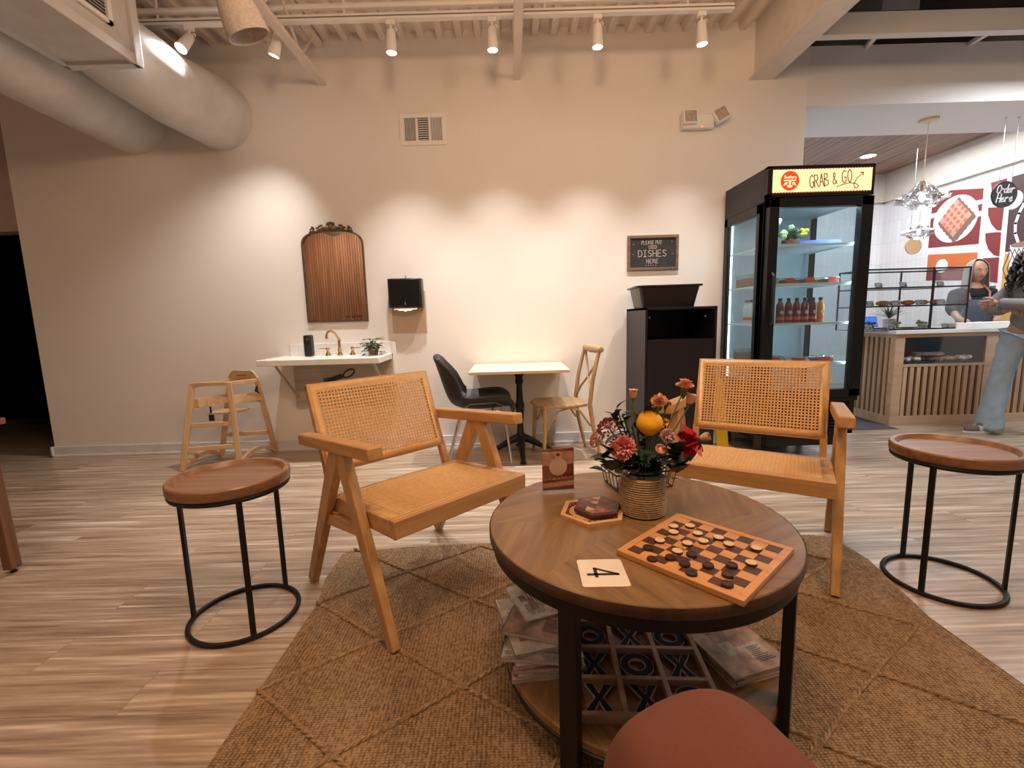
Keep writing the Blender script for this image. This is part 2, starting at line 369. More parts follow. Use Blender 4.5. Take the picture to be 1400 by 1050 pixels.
def skin_mesh(name, nodes, edges, mat, parent=None, sub=2, root=0, loc=None, rz=None):
    """continuous tapered surface grown on a skeleton; nodes = [(x,y,z,rx,ry)]"""
    me = bpy.data.meshes.new(name); me.from_pydata([n[:3] for n in nodes], edges, [])
    o = bpy.data.objects.new(name, me); COL.objects.link(o)
    me.materials.append(mat)
    o.modifiers.new('skin', 'SKIN')
    bm = bmesh.new(); bm.from_mesh(me)
    lay = bm.verts.layers.skin.verify()
    bm.verts.ensure_lookup_table()
    for i, v in enumerate(bm.verts):
        v[lay].radius = (nodes[i][3], nodes[i][4]); v[lay].use_root = (i == root)
    bm.to_mesh(me); bm.free()
    o.modifiers['skin'].use_smooth_shade = True
    o.modifiers['skin'].branch_smoothing = 0.3
    s = o.modifiers.new('sub', 'SUBSURF'); s.levels = sub; s.render_levels = sub
    # bake to a plain mesh
    dg = bpy.context.evaluated_depsgraph_get(); dg.update()
    m2 = bpy.data.meshes.new_from_object(o.evaluated_get(dg)); m2.name = name
    o.modifiers.clear(); o.data = m2
    for p in m2.polygons: p.use_smooth = True
    if parent: o.parent = parent
    if loc is not None: o.location = loc
    if rz is not None: o.rotation_euler = (0, 0, rz)
    return o
# ============================================================ THE ROOM
struct(MB().box(-7, 7.5, -3.6, 8, -0.06, 0).build('floor', FLOOR, smooth=False))
b = MB().box(-4.22, 2.08, 4.2, 4.36, 0, 3.5); b.box(2.08, 2.53, 4.2, 4.36, 0, 3.3)
struct(b.build('wall_back', WALL, smooth=False))
# wall over the opening to the counter area, 0.72 deep, with the step above the ceiling line
h = MB().box(2.53, 6.6, 4.2, 4.92, 2.84, 3.3)
struct(h.build('wall_over_opening', plain('wall_paint_cool', (0.70, 0.69, 0.68), 0.6, var=0.02, sc=2), smooth=False))
struct(MB().box(-7, -4.22, 4.2, 4.36, 2.01, 3.44).build('wall_over_doorway', plain('brown_paint', (0.36, 0.28, 0.23), 0.6), smooth=False))
struct(MB().box(-5.5, -5.35, -3.6, 4.2, 0, 3.44).build('wall_left', WALL, smooth=False))
struct(MB().box(-7, -5.35, 4.2, 4.3, 0, 2.01).build('wall_beside_doorway', DARKHALL, smooth=False))
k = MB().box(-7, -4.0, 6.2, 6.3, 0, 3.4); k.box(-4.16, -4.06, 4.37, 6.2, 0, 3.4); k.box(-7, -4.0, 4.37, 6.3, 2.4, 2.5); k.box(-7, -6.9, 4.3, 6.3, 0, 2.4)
struct(k.build('wall_hallway', DARKHALL, smooth=False))
d = struct(MB().box(-4.98, -4.30, 5.35, 5.39, 0, 2.0).build('door_1', plain('dark_door_paint', (0.018, 0.013, 0.011), 0.5), smooth=False, bevel=.004))
h = MB(); h.tube([(-4.86, 5.35, 1.02), (-4.86, 5.30, 1.02), (-4.76, 5.29, 1.02)], .011); h.lathe([(.025, 0), (.025, .01)], 12, T(-4.86, 5.34, 1.02) @ RX(PI / 2))
h.build('door_handle', STEEL, d)
# rear wall with a stained-wood slat wall on its left part: it is what the arched mirror shows
struct(MB().box(-7, -2.2, -3.5, -3.4, 0, 3.44).build('wall_rear', plain('dark_batten_paint', (0.05, 0.03, 0.02), 0.7), smooth=False))
b = MB(); x = -6.6
while x < -2.3: b.box(x, x + .034, -3.4, -3.37, 0, 3.42); x += .060; b.m = (b.m * 5 + 3) % 7 % 3
struct(b.build('wall_rear_slats', [TEAK, wood('wall_slat_pale_z', (0.26, 0.12, 0.07), (0.46, 0.26, 0.17), (0.58, 0.38, 0.26), 'z', 0.6, 0.7), wood('wall_slat_dark_z', (0.07, 0.025, 0.015), (0.16, 0.07, 0.04), (0.24, 0.12, 0.075), 'z', 0.6, 0.7)], smooth=False))
# baseboards: a tall flat board with a small shoe moulding
b = MB().box(-4.24, 2.53, 4.185, 4.2, 0, .10); b.box(-4.24, 2.53, 4.172, 4.186, 0, .022); b.box(-4.24, -4.22, 4.172, 4.36, 0, .10)
struct(b.build('baseboard_back', plain('baseboard_paint', (0.66, 0.66, 0.68), 0.35), bevel=.004, smooth=False))
# counter area: tiled walls, plank ceiling, painted bulkhead
struct(MB().box(2.4, 5.8, 7.3, 7.4, 0, 3.2).build('wall_counter_back', TILE, smooth=False))
struct(MB().box(5.65, 5.8, 2.5, 7.3, 0, 4.3).build('wall_counter_right', TILE, smooth=False))
struct(MB().box(2.4, 2.5, 4.37, 7.3, 0, 3.2).build('wall_counter_left', TILE, smooth=False))
c = MB().box(2.4, 5.8, 4.92, 7.4, 3.1, 3.16)
struct(c.build('ceiling_counter', WCEIL, smooth=False))
t = MB().box(5.60, 5.65, 2.6, 7.3, 2.7, 3.1); t.box(2.5, 5.65, 7.24, 7.3, 2.7, 3.1)
struct(t.build('trim_bulkhead', plain('bulkhead_paint', (0.62, 0.57, 0.50), 0.6), smooth=False))

# main ceiling: white-painted ribbed steel deck, ribs running towards the wall
b = MB(); x = -6.98
prof = []
while x < 2.05:
    prof += [(x, 3.50), (x + .075, 3.50), (x + .09, 3.435), (x + .14, 3.435)]; x += .155
prof.append((2.08, 3.50))
vs = [(px, y, pz) for y in (-3.6, 4.2) for px, pz in prof]; n = len(prof)
b.add(vs, [(i, n + i, n + i + 1, i + 1) for i in range(n - 1)]); b.box(-7, 2.08, -3.6, 4.2, 3.505, 3.56)
struct(b.build('ceiling', DECK, smooth=False))
# dark roof void over the right part of the room
b = MB().box(2.2, 7.5, -3.6, 9, 4.3, 4.4); b.box(2.2, 7.5, 8.8, 9, 3.0, 4.3); b.box(2.08, 2.2, -3.6, 9, 3.60, 4.4)
struct(b.build('ceiling_void', DARKGREY, smooth=False))
b = MB().box(2.08, 2.20, -3.6, 4.2, 3.07, 3.6); b.box(2.04, 2.24, -3.6, 4.2, 3.055, 3.07)
struct(b.build('trim_beam_long', plain('warm_beam_paint', (0.74, 0.68, 0.61), 0.6), smooth=False))
b = MB().box(2.20, 6.6, 3.66, 3.72, 3.10, 3.24); b.box(2.20, 6.6, 3.655, 3.72, 3.092, 3.10)
struct(b.build('trim_beam_cross', BEAMW, smooth=False))
b = MB()
for x in (2.9, 3.75, 4.6, 5.45): b.bar((x - .13, 3.76, 3.16), (x + .13, 4.25, 3.3), .03, .03)
for x in (2.55, 3.4, 4.0, 5.0): b.bar((x, 4.4, 3.35), (x + .3, 6.4, 4.25), .05, .05)
struct(b.build('trim_void_braces', BEAMW, smooth=False))
b = MB()
b.tube([(2.3, 6.0, 4.05), (7.2, 6.6, 4.05)], .22, 20); b.box(3.55, 3.9, 4.8, 8.0, 3.9, 4.25)
tag(b.build('air_duct', GREYV), 'grey air duct up in the dark roof void above the cross beam', 'duct')
# joists: bottom chord, top chord, zig-zag rod
def joist(x, lab):
    t = thing('bar_joist', lab, 'joist', (x, 0, 0), 0, 'white bar joists under the ceiling deck')
    MB().box(-.03, .03, -3.6, 4.2, 3.105, 3.135).build('bottom_chord', DECK, t, smooth=False)
    MB().box(-.03, .03, -3.6, 4.2, 3.39, 3.42).build('top_chord', DECK, t, smooth=False)
    z = MB(); P = []; y = -3.5
    while y < 4.2: P.append((0, y, 3.12 if len(P) % 2 == 0 else 3.40)); y += .28
    z.tube(P, .010, 6); z.build('web_rod', DECK, t)
joist(-1.50, 'white steel joist ending on the wall right of the hanging cone shade'); joist(.11, 'white steel joist between the second and third upright spotlights')

# track with conduit and six spotlights
t = thing('light_track', 'white lighting track with conduit running along below the ceiling deck', 'track light rail', (0, 0, 0))
MB().box(-2.75, 1.62, 3.575, 3.625, 3.235, 3.275).build('track_rail', WHITE, t, bevel=.003)
MB().box(-2.75, 1.62, 3.573, 3.579, 3.25, 3.258).build('track_slot', plain('slot_shadow_grey', (0.2, 0.17, 0.15), .6), t, smooth=False)
MB().tube([(-2.75, 3.6, 3.33), (1.5, 3.6, 3.33), (1.66, 3.55, 3.30), (1.78, 3.2, 3.32)], .022, 8).build('conduit', WHITE, t)
b = MB()
for x in (-2.4, -1.1, .3, 1.3): b.tube([(x, 3.6, 3.27), (x, 3.6, 3.45)], .008, 6)
b.build('hanger_rods', WHITE, t)
LENS = emis('spot_lens', (1.0, 0.93, 0.82), 28)
def spotlight(x, tilt_x, tilt_y, lab, power, col=(1.0, 0.93, 0.86), size=80, blend=1.0):
    t = thing('track_spotlight', lab, 'spotlight', (x, 3.6, 3.235), 0, 'spotlights on the ceiling track')
    MB().box(-.03, .03, -.016, .016, -.03, 0).build('track_adapter', WHITE, t, bevel=.002)
    s = MB(); s.tube([(0, 0, -.03), (0, 0, -.055)], .008); s.tube([(.034, 0, -.07), (.040, 0, -.058), (.034, 0, -.048), (.02, 0, -.05)], .004, 6)
    s.tube([(0, 0, -.05), (.02, 0, -.06), (.015, 0, -.085)], .006)
    s.build('swivel_arm', WHITE, t)
    M = T(0, 0, -.07) @ RX(tilt_x) @ RY(tilt_y)
    MB().lathe([(.001, .01), (.024, .008), (.030, 0), (.036, -.09), (.040, -.135), (.040, -.14), (.034, -.14), (.032, -.125)], 20, M, cap=False).build('lamp_head', WHITE, t)
    MB().lathe([(.001, -.130), (.0335, -.130), (.0335, -.134), (.001, -.134)], 20, M).build('lens', LENS, t)
    d = bpy.data.lights.new('spot_beam', 'SPOT'); d.energy = power; d.color = col; d.spot_size = math.radians(size); d.spot_blend = blend; d.shadow_soft_size = 0.03
    o = bpy.data.objects.new('spot_beam', d); COL.objects.link(o); o.parent = t; o.matrix_local = M @ T(0, 0, -.145)
spotlight(-2.19, -0.60, 0.18, 'white track spotlight aimed at the round duct, left of the cone shade', 65, (0.92, 0.95, 1.0), 100)
spotlight(-1.57, 0.1, 0.38, 'tilted white track spotlight just right of the hanging cone shade', 120, (1.0, .93, .86))
spotlight(-.78, 0, .03, 'leftmost of the four upright white track spotlights', 150)
spotlight(-.07, 0, 0, 'second of the four upright spotlights, left of the middle joist', 150)
spotlight(.67, 0, 0, 'third upright white spotlight, right of the middle joist', 150)
spotlight(1.40, 0, -.06, 'rightmost white track spotlight, nearest the long beam', 130)

# hanging cone shade
t = thing('cone_pendant', 'white textured cone pendant shade hanging by the track', 'pendant lamp', (-1.28, 2.6, 2.60))
M = RX(math.radians(14)) @ RY(math.radians(-16))
MB().lathe([(.02, .30), (.045, .29), (.075, .20), (.097, .08), (.103, 0), (.1, -.002), (.094, .004), (.088, .08), (.066, .19), (.03, .27)], 28, M).build('lamp_shade', plain('woven_shade', (.62, .55, .5), .8, var=.15, sc=80, bmp=.5), t)
MB().tube([(0, 0, .30), (.03, 0, .86)], .007).build('cord', WHITE, t)

# ducts
def rduct(P, r, lab, ov=1.0):
    b = MB(); b.tube(P, r, 40)
    return tag(b.build('round_duct', DUCT), lab, 'duct', 'round ceiling ducts')
rduct([(-2.53, 3.152, 2.975), (-2.50, 3.32, 2.93), (-2.44, 3.72, 2.88), (-2.385, 4.0, 2.885), (-2.38, 4.199, 2.885)], [.235, .24, .25, .265, .268], 'white round duct from the box duct to the wall, lit by a spotlight')
rduct([(-2.93, .2, 2.86), (-3.0, 2.6, 2.86), (-3.10, 4.0, 2.86), (-3.105, 4.199, 2.86)], .255, 'dimmer round duct left of and under the box duct')
t = thing('box_duct', 'large rectangular grey duct with side grille in the upper left corner', 'duct', (0, 0, 0))
b = MB(); b.box(-2.66, -2.245, -1.5, 3.14, 2.76, 3.32); b.box(-2.68, -2.22, 3.09, 3.15, 2.74, 3.34); b.box(-2.68, -2.22, 1.5, 1.54, 2.74, 3.34)
b.box(-2.25, -2.225, -1.5, 3.14, 2.74, 2.80); b.box(-2.675, -2.65, -1.5, 3.14, 2.74, 2.80)
b.build('duct_body', DUCT, t, bevel=.004, smooth=False)
g = MB().box(-2.24, -2.222, 2.0, 2.95, 2.87, 2.89); g.box(-2.24, -2.222, 2.0, 2.95, 3.21, 3.23); g.box(-2.24, -2.222, 2.0, 2.03, 2.87, 3.23); g.box(-2.24, -2.222, 2.92, 2.95, 2.87, 3.23); g.box(-2.24, -2.222, 2.47, 2.49, 2.87, 3.23)
gr = g.build('grille_frame', WHITE, t, smooth=False)
MB().box(-2.242, -2.238, 2.03, 2.92, 2.89, 3.21).build('grille_back', plain('grille_dark', (.08, .07, .065), .7), t, smooth=False)
s = MB(); z = 2.90
while z < 3.20: s.bar((-2.232, 2.03, z), (-2.232, 2.92, z), .012, .003, (1, 0, -.7)); z += .018
s.build('grille_slats', DUCT, t, smooth=False)

# wall vent with three louvre fields
t = thing('wall_vent', 'white rectangular air vent high on the back wall', 'vent', (-.685, 4.2, 2.74))
f = MB()
for x0, x1, z0, z1 in ((-.195, .195, .09, .125), (-.195, .195, -.125, -.09), (-.195, -.16, -.09, .09), (.16, .195, -.09, .09), (-.062, -.045, -.09, .09), (.045, .062, -.09, .09)): f.box(x0, x1, -.014, 0, z0, z1)
f.build('vent_frame', WHITE, t, bevel=.002, smooth=False)
MB().box(-.16, .16, -.003, 0, -.09, .09).build('vent_back', plain('grille_dark', (.08, .07, .065)), t, smooth=False)
s = MB()
for i in range(8): s.bar((-.155 + i * .0125, -.008, -.09), (-.155 + i * .0125, -.008, .09), .007, .002, (1, -.8, 0)); s.bar((.068 + i * .0125, -.008, -.09), (.068 + i * .0125, -.008, .09), .007, .002, (1, .8, 0))
for i in range(10): s.bar((-.045, -.008, -.082 + i * .018), (.045, -.008, -.082 + i * .018), .008, .002, (0, -1, .8))
s.build('louvres', WHITE, t, smooth=False)

# emergency light with two heads
t = thing('emergency_light', 'white emergency light with two lamp heads, high on the wall', 'emergency light', (1.64, 4.2, 2.735))
MB().box(-.165, .10, -.06, 0, -.065, .05).build('housing', WHITE, t, bevel=.012)
for sx, a, nm in ((-.11, .0, 0), (.145, -.5, 1)):
    M = T(sx, -.075, .015 if nm == 0 else .03) @ RY(a) @ RX(-.15)
    hd = MB().box(-.058, .058, -.02, .03, -.055, .055, M).build('lamp_head', WHITE, t, bevel=.006)
    MB().box(-.048, .048, -.024, -.019, -.045, .045, M).build('lens', plain('faceted_lens', (.62, .55, .5) if nm == 0 else (.66, .70, .78), .15, .6, var=.4, sc=70), hd, smooth=False)
MB().ball((.0, -.061, -.055), .005).build('indicator', emis('red_indicator', (1, .1, .02), 4), t)
# chalkboard sign
t = thing('chalkboard_sign', 'small framed chalkboard sign asking for used dishes, above the black bin', 'sign', (1.258, 4.2, 1.68))
f = MB(); w, hh, e = .222, .148, .024
f.box(-w, w, -.02, 0, hh - e, hh); f.box(-w, w, -.02, 0, -hh, -hh + e); f.box(-w, -w + e, -.02, 0, -hh + e, hh - e); f.box(w - e, w, -.02, 0, -hh + e, hh - e)
f.build('frame', RUSTIC, t, bevel=.002, smooth=False)
MB().box(-w + e, w - e, -.010, 0, -hh + e, hh - e).build('slate', plain('chalkboard', (.022, .022, .024), .7, var=.4), t, smooth=False)
c = MB(); M = T(0, -.0105, 0) @ RX(PI / 2)
letters(c, 'PLEASE PUT', -.01, .072, .030, .10, .72, .85, M=M, center=True); letters(c, 'USED', .0, .034, .028, .10, .72, .9, M=M, center=True)
letters(c, 'DISHES', .0, -.032, .054, .085, .70, 1.12, M=M, center=True); letters(c, 'HERE', .0, -.088, .034, .10, .8, 1.0, M=M, center=True)
for i in range(5): c.prism(circle(.0035, 6, -.06 + i * .022, -.106), 0, .001, M)
for px, py in ((-.17, .075), (-.17, -.01), (.165, .09), (.175, -.01)): c.prism(circle(.003, 6, px, py), 0, .001, M)
c.build('chalk_lettering', plain('chalk', (.62, .55, .5), .9), t, smooth=False)
# arched mirror over the sink
t = thing('arched_mirror', 'arched mirror with carved bronze crest above the sink, reflecting wooden slats', 'mirror', (-1.522, 4.2, 1.16))
def arch(w, h0, rise, n=20):
    P = [(-w, 0), (w, 0)]
    for i in range(n + 1):
        a = PI * i / n; c, s = math.cos(a), math.sin(a)
        P.append((w * (abs(c) ** .75) * (1 if c >= 0 else -1), h0 + rise * s ** .75))
    return P
M = RX(PI / 2)
outer = arch(.268, .655, .13); inner = [(x * .955, .010 + y * .975) for x, y in outer]
f = MB(); n = len(outer)
vs = [(*p, 0) for p in outer] + [(*p, .022) for p in outer] + [(*p, .022) for p in inner] + [(*p, .004) for p in inner]; fs = []
for k in range(3):
    for i in range(n): j = (i + 1) % n; fs.append((k * n + i, k * n + j, (k + 1) * n + j, (k + 1) * n + i))
f.add(vs, fs, M); f.build('mirror_frame', BRONZE, t)
MB().prism(inner, .0, .006, M).build('mirror_glass', MIRROR, t, smooth=False)
c = MB()
def curl(cx, cz, r, turns, s, a0=0.0, th=.008):
    P = []; K = 22
    for i in range(K): a = a0 + s * turns * 2 * PI * i / K; q = r * (1 - .8 * i / K); P.append((cx + q * math.cos(a), -.02, cz + q * math.sin(a)))
    c.tube(P, [th * (1 - .5 * i / K) for i in range(K)], 6)
for s in (-1, 1):
    curl(s * .035, .80, .032, 1.2, s, PI / 2); curl(s * .085, .795, .03, 1.1, -s, PI / 2 + s * .5); curl(s * .165, .790, .022, 1.3, s, PI / 2)
    c.tube([(s * .02, -.018, .785), (s * .08, -.018, .80), (s * .13, -.018, .775), (s * .19, -.018, .770)], [.010, .009, .007, .005], 6)
    for i in range(5): c.ball((s * (.03 + .03 * i), -.022, .792 + .012 * (i % 2)), (.011, .006, .009), 8, 5)
    c.ball((s * .155, -.022, .806), (.012, .007, .012), 8, 5)
for a in (-.7, -.35, 0, .35, .7): c.ball((.030 * math.sin(a) * 1.4, -.020, .815 + .026 * math.cos(a)), (.008, .006, .016), 8, 5)
c.ball((0, -.02, .80), (.022, .012, .02), 10, 6)
c.build('carved_crest', BRONZE, t)
s = MB(); letters(s, 'wash your hands', .07, .038, .022, .1, .5, .9, .2, M=M @ T(0, 0, .0065)); s.build('decal_lettering', plain('decal_black', (.02, .018, .016), .6), t, smooth=False)
# paper towel dispenser
t = thing('towel_dispenser', 'black paper towel dispenser with a brown backing on the wall', 'paper towel dispenser', (-.90, 4.2, 1.39))
MB().box(-.145, .16, -.004, 0, -.345, .02).build('backing_board', plain('kraft_board', (.55, .42, .31), .7), t, smooth=False)
MB().box(-.145, .145, -.10, -.004, -.125, .125).build('housing', BLACKPL, t, bevel=.008)
MB().box(-.125, .125, -.104, -.099, -.11, .112).build('cover', plain('gloss_black', (.008, .008, .008), .15), t, bevel=.004)
MB().box(-.006, .006, -.107, -.103, -.10, -.075).build('latch', STEEL, t)
MB().tube([(0, -.03, .125), (0, -.035, .145), (0, -.02, .15)], .006).build('lock_tab', STEEL, t)
P = MB(); vs = []; 
for i in range(13):
    x = -.10 + .2 * i / 12; zb = -.165 + .012 * abs(math.sin(i * 1.1)) + .02 * abs(i - 6) / 6; vs += [(x, -.085, -.12), (x, -.10, -.14), (x, -.105, zb), (x, -.098, zb), (x, -.08, -.122)]
P.add(vs, [(5 * i + k, 5 * (i + 1) + k, 5 * (i + 1) + (k + 1) % 5, 5 * i + (k + 1) % 5) for i in range(12) for k in range(5)])
P.build('paper_towel', CREAM, t)

# wall-hung sink counter
t = thing('sink_counter', 'white marble wall-hung sink counter with backsplash', 'sink', (-1.5, 4.2, 0))
MB().box(-.55, .44, -.45, -.001, .82, .87).build('countertop', MARBLE, t, bevel=.006)
MB().box(-.47, .47, -.021, -.001, .87, .975).build('backsplash', MARBLE, t, bevel=.003)
MB().box(.445, .475, -.035, -.001, .60, .975).build('side_splash', WHITE, t, bevel=.003)
MB().box(-.44, .445, -.05, -.001, .42, .82).build('back_panel', PLY, t, smooth=False)
for x in (-.42, .38):
    s = MB().bar((x, -.40, .815), (x, -.05, .50), .022, .006); s.bar((x, -.42, .817), (x, -.03, .817), .022, .006); s.build('bracket', STEEL, t, smooth=False)
s = MB(); P = []
for i in range(15): a = 2 * PI * i / 14; P.append((.10 + .05 * math.cos(a), -.2, .72 + .03 * math.sin(a) + .02 * math.cos(a)))
s.tube(P, .008); s.tube([(.04, -.2, .70), (-.03, -.2, .675), (-.09, -.16, .66)], .022, 10); s.tube([(-.09, -.16, .66), (-.16, -.06, .65)], .018, 10)
s.build('drain_pipe', BLACKPL, t)
t = thing('sink_faucet', 'antique brass faucet with two cross handles on the sink', 'faucet', (-1.50, 4.11, .87))
b = MB().lathe([(.028, 0), (.028, .006), (.018, .014), (.014, .03), (.018, .045), (.012, .06), (.011, .12), (.013, .14), (.008, .15)], 16)
b.tube([(0, 0, .13), (-.02, -.03, .19), (-.04, -.065, .215), (-.055, -.10, .205), (-.06, -.115, .175), (-.06, -.117, .15)], [.010, .010, .010, .010, .011, .012], 10)
b.build('spout', BRASS, t)
for sx in (-.105, .11):
    b = MB().lathe([(.026, 0), (.024, .006), (.012, .03), (.010, .045), (.016, .055), (.014, .066), (.004, .074)], 14, T(sx, 0, 0)); b.tube([(sx, 0, .06), (sx + (.07 if sx > 0 else -.07), -.01, .063)], [.005, .004], 8); b.build('handle', BRASS, t)
t = thing('soap_dispenser', 'black cylindrical touchless soap dispenser on the left of the sink', 'soap dispenser', (-1.745, 4.06, .87))
MB().box(-.034, .034, -.035, .035, 0, .185).build('body', BLACKPL, t, bevel=.014, seg=4)
MB().lathe([(.013, 0), (.013, .003), (.009, .003), (.009, 0)], 18, T(.008, -.036, .15) @ RX(PI / 2)).build('sensor_ring', STEEL, t)
# potted trailing plant
t = thing('potted_pothos', 'small pothos plant with trailing leaves in a copper pot on the sink', 'potted plant', (-1.18, 4.02, .87))
b = MB().lathe([(.035, 0), (.045, .05), (.05, .085), (.046, .085), (.042, .07), (.001, .07)], 18); b.build('pot', plain('copper_glaze', (.30, .13, .07), .4), t)
LEAF = plain('pothos_leaf', (.06, .13, .06), .4, var=.5, sc=20)
def leaf(mb, p, d, L, W, up=(0, 0, 1), fold=.25, n=5):
    p = Vector(p); d = Vector(d).normalized(); u = Vector(up); s = d.cross(u)
    if s.length < .05: s = d.cross(Vector((1, .3, 0)))
    s.normalize(); nn = s.cross(d).normalized(); vs = []; fs = []
    for i in range(n + 1):
        q = i / n; w = W * math.sin(PI * (q ** .75)) * .5; c = p + d * (L * q) - nn * (L * .25 * q * q)
        vs += [c + s * w + nn * (w * fold), c, c - s * w + nn * (w * fold)]
    b0 = len(mb.v)
    for i in range(n):
        a = 3 * i; fs += [(a, a + 1, a + 4, a + 3), (a + 1, a + 2, a + 5, a + 4)]
    mb.add(vs, fs)
r_ = random.Random(3); b = MB(); st = MB()
for i in range(64):
    a = r_.uniform(0, 2 * PI); rad = r_.uniform(.0, .08); z = .08 + r_.uniform(-.075, .05) * (1.2 if rad > .04 else .6)
    p = (rad * math.cos(a), rad * math.sin(a) * .7 - .01, max(.012, z)); leaf(b, p, (math.cos(a), math.sin(a), r_.uniform(-.3, .5)), r_.uniform(.042, .060), r_.uniform(.034, .046))
for dx, dz in ((-.05, .06), (.06, .065), (.0, .055), (-.075, .02)):
    st.tube([(0, 0, .08), (dx * .6, 0, .08 + dz), (dx, -.01, .075 + dz)], .002, 5)
    for k in range(3): leaf(b, (dx, -.01, .075 + dz), (math.cos(k * 2.2), math.sin(k * 2.2), .2), .05, .042)
b.build('leaves', LEAF, t); st.build('stems', LEAF, t)
# ============================================================ SEATING AREA
# rug
poly = [(-.83, -.2), (-.83, 1.80), (-.87, 1.98), (-.87, 2.21), (-.56, 2.26), (-.1, 2.28), (1.45, 2.28), (1.60, 2.24), (1.62, 2.02), (1.53, 1.6), (1.53, -.2)]
t = thing('jute_rug', 'brown woven jute rug with raised braided diamonds under the coffee table', 'rug', (0, 0, 0))
MB().prism(poly, .0005, .006).build('woven_field', JUTE, t, bevel=.002)
def inside(x, y): return -.83 < x < 1.52 and y < 2.26
b = MB()
def braid(p, q):
    L = math.hypot(q[0] - p[0], q[1] - p[1]); K = max(8, int(L / .009)); dx, dy = (q[0] - p[0]) / L, (q[1] - p[1]) / L
    for s in (0, 1):
        P = []
        for i in range(K + 1):
            u = i / K; ph = u * L / .05 * 2 * PI + s * PI; o = .0045 * math.sin(ph); w = .004 * math.sin(u * L * 9 + p[0] * 7)
            P.append((p[0] + dx * L * u - dy * (o + w), p[1] + dy * L * u + dx * (o + w), .0085 + .003 * math.cos(ph)))
        b.tube(P, .0052, 5)
for i in range(-1, 8):
    for j in range(-7, 6):
        if (i + j) % 2: continue
        x, y = -.83 + .325 * i, 1.33 + .23 * j
        for sy in (1, -1):
            p, q = (x, y), (x + .325, y + .23 * sy)
            if p[0] < -.84 or q[0] > 1.49 or max(p[1], q[1]) > 2.27 or min(p[1], q[1]) < 0: continue
            braid(p, q)
b.build('raised_braids', JUTEB, t)
b = MB(); b2 = MB(); r_ = random.Random(5)
for i in range(150):
    x = -.86 + 2.4 * i / 150; y = 2.255 if x > -.5 else 2.215
    (b2 if x > -.5 else b).tube([(x, y, .006), (x + r_.uniform(-.01, .01), y + r_.uniform(.012, .03), .005)], .002, 4)
b.build('frayed_edge', JUTEB, t); b2.build('frayed_edge', JUTEB, t)

# lounge chairs: broad seat, cane panels, A-shaped legs
def cane_panel(w, h, pitch, hole=.28, edge=.012):
    b = MB(); nx = int((w - 2 * edge) / pitch); ny = int((h - 2 * edge) / pitch); ox = -nx * pitch / 2; oy = -ny * pitch / 2
    for i in range(nx):
        for j in range(ny):
            cx = ox + (i + .5) * pitch; cy = oy + (j + .5) * pitch; hp = pitch / 2; r = pitch * hole
            o = [(cx - hp, cy - hp), (cx, cy - hp), (cx + hp, cy - hp), (cx + hp, cy), (cx + hp, cy + hp), (cx, cy + hp), (cx - hp, cy + hp), (cx - hp, cy)]
            q = [(cx - r * .75, cy - r * .75), (cx, cy - r), (cx + r * .75, cy - r * .75), (cx + r, cy), (cx + r * .75, cy + r * .75), (cx, cy + r), (cx - r * .75, cy + r * .75), (cx - r, cy)]
            b.add([(x, y, 0) for x, y in o] + [(x, y, .0012) for x, y in q], [(k, (k + 1) % 8, 8 + (k + 1) % 8, 8 + k) for k in range(8)])
    # plain border up to the frame
    X, Y = w / 2, h / 2; ax, ay = -ox, -oy
    b.add([(-X, -Y, 0), (X, -Y, 0), (X, Y, 0), (-X, Y, 0), (-ax, -ay, 0), (ax, -ay, 0), (ax, ay, 0), (-ax, ay, 0)], [(0, 1, 5, 4), (1, 2, 6, 5), (2, 3, 7, 6), (3, 0, 4, 7)])
    return b
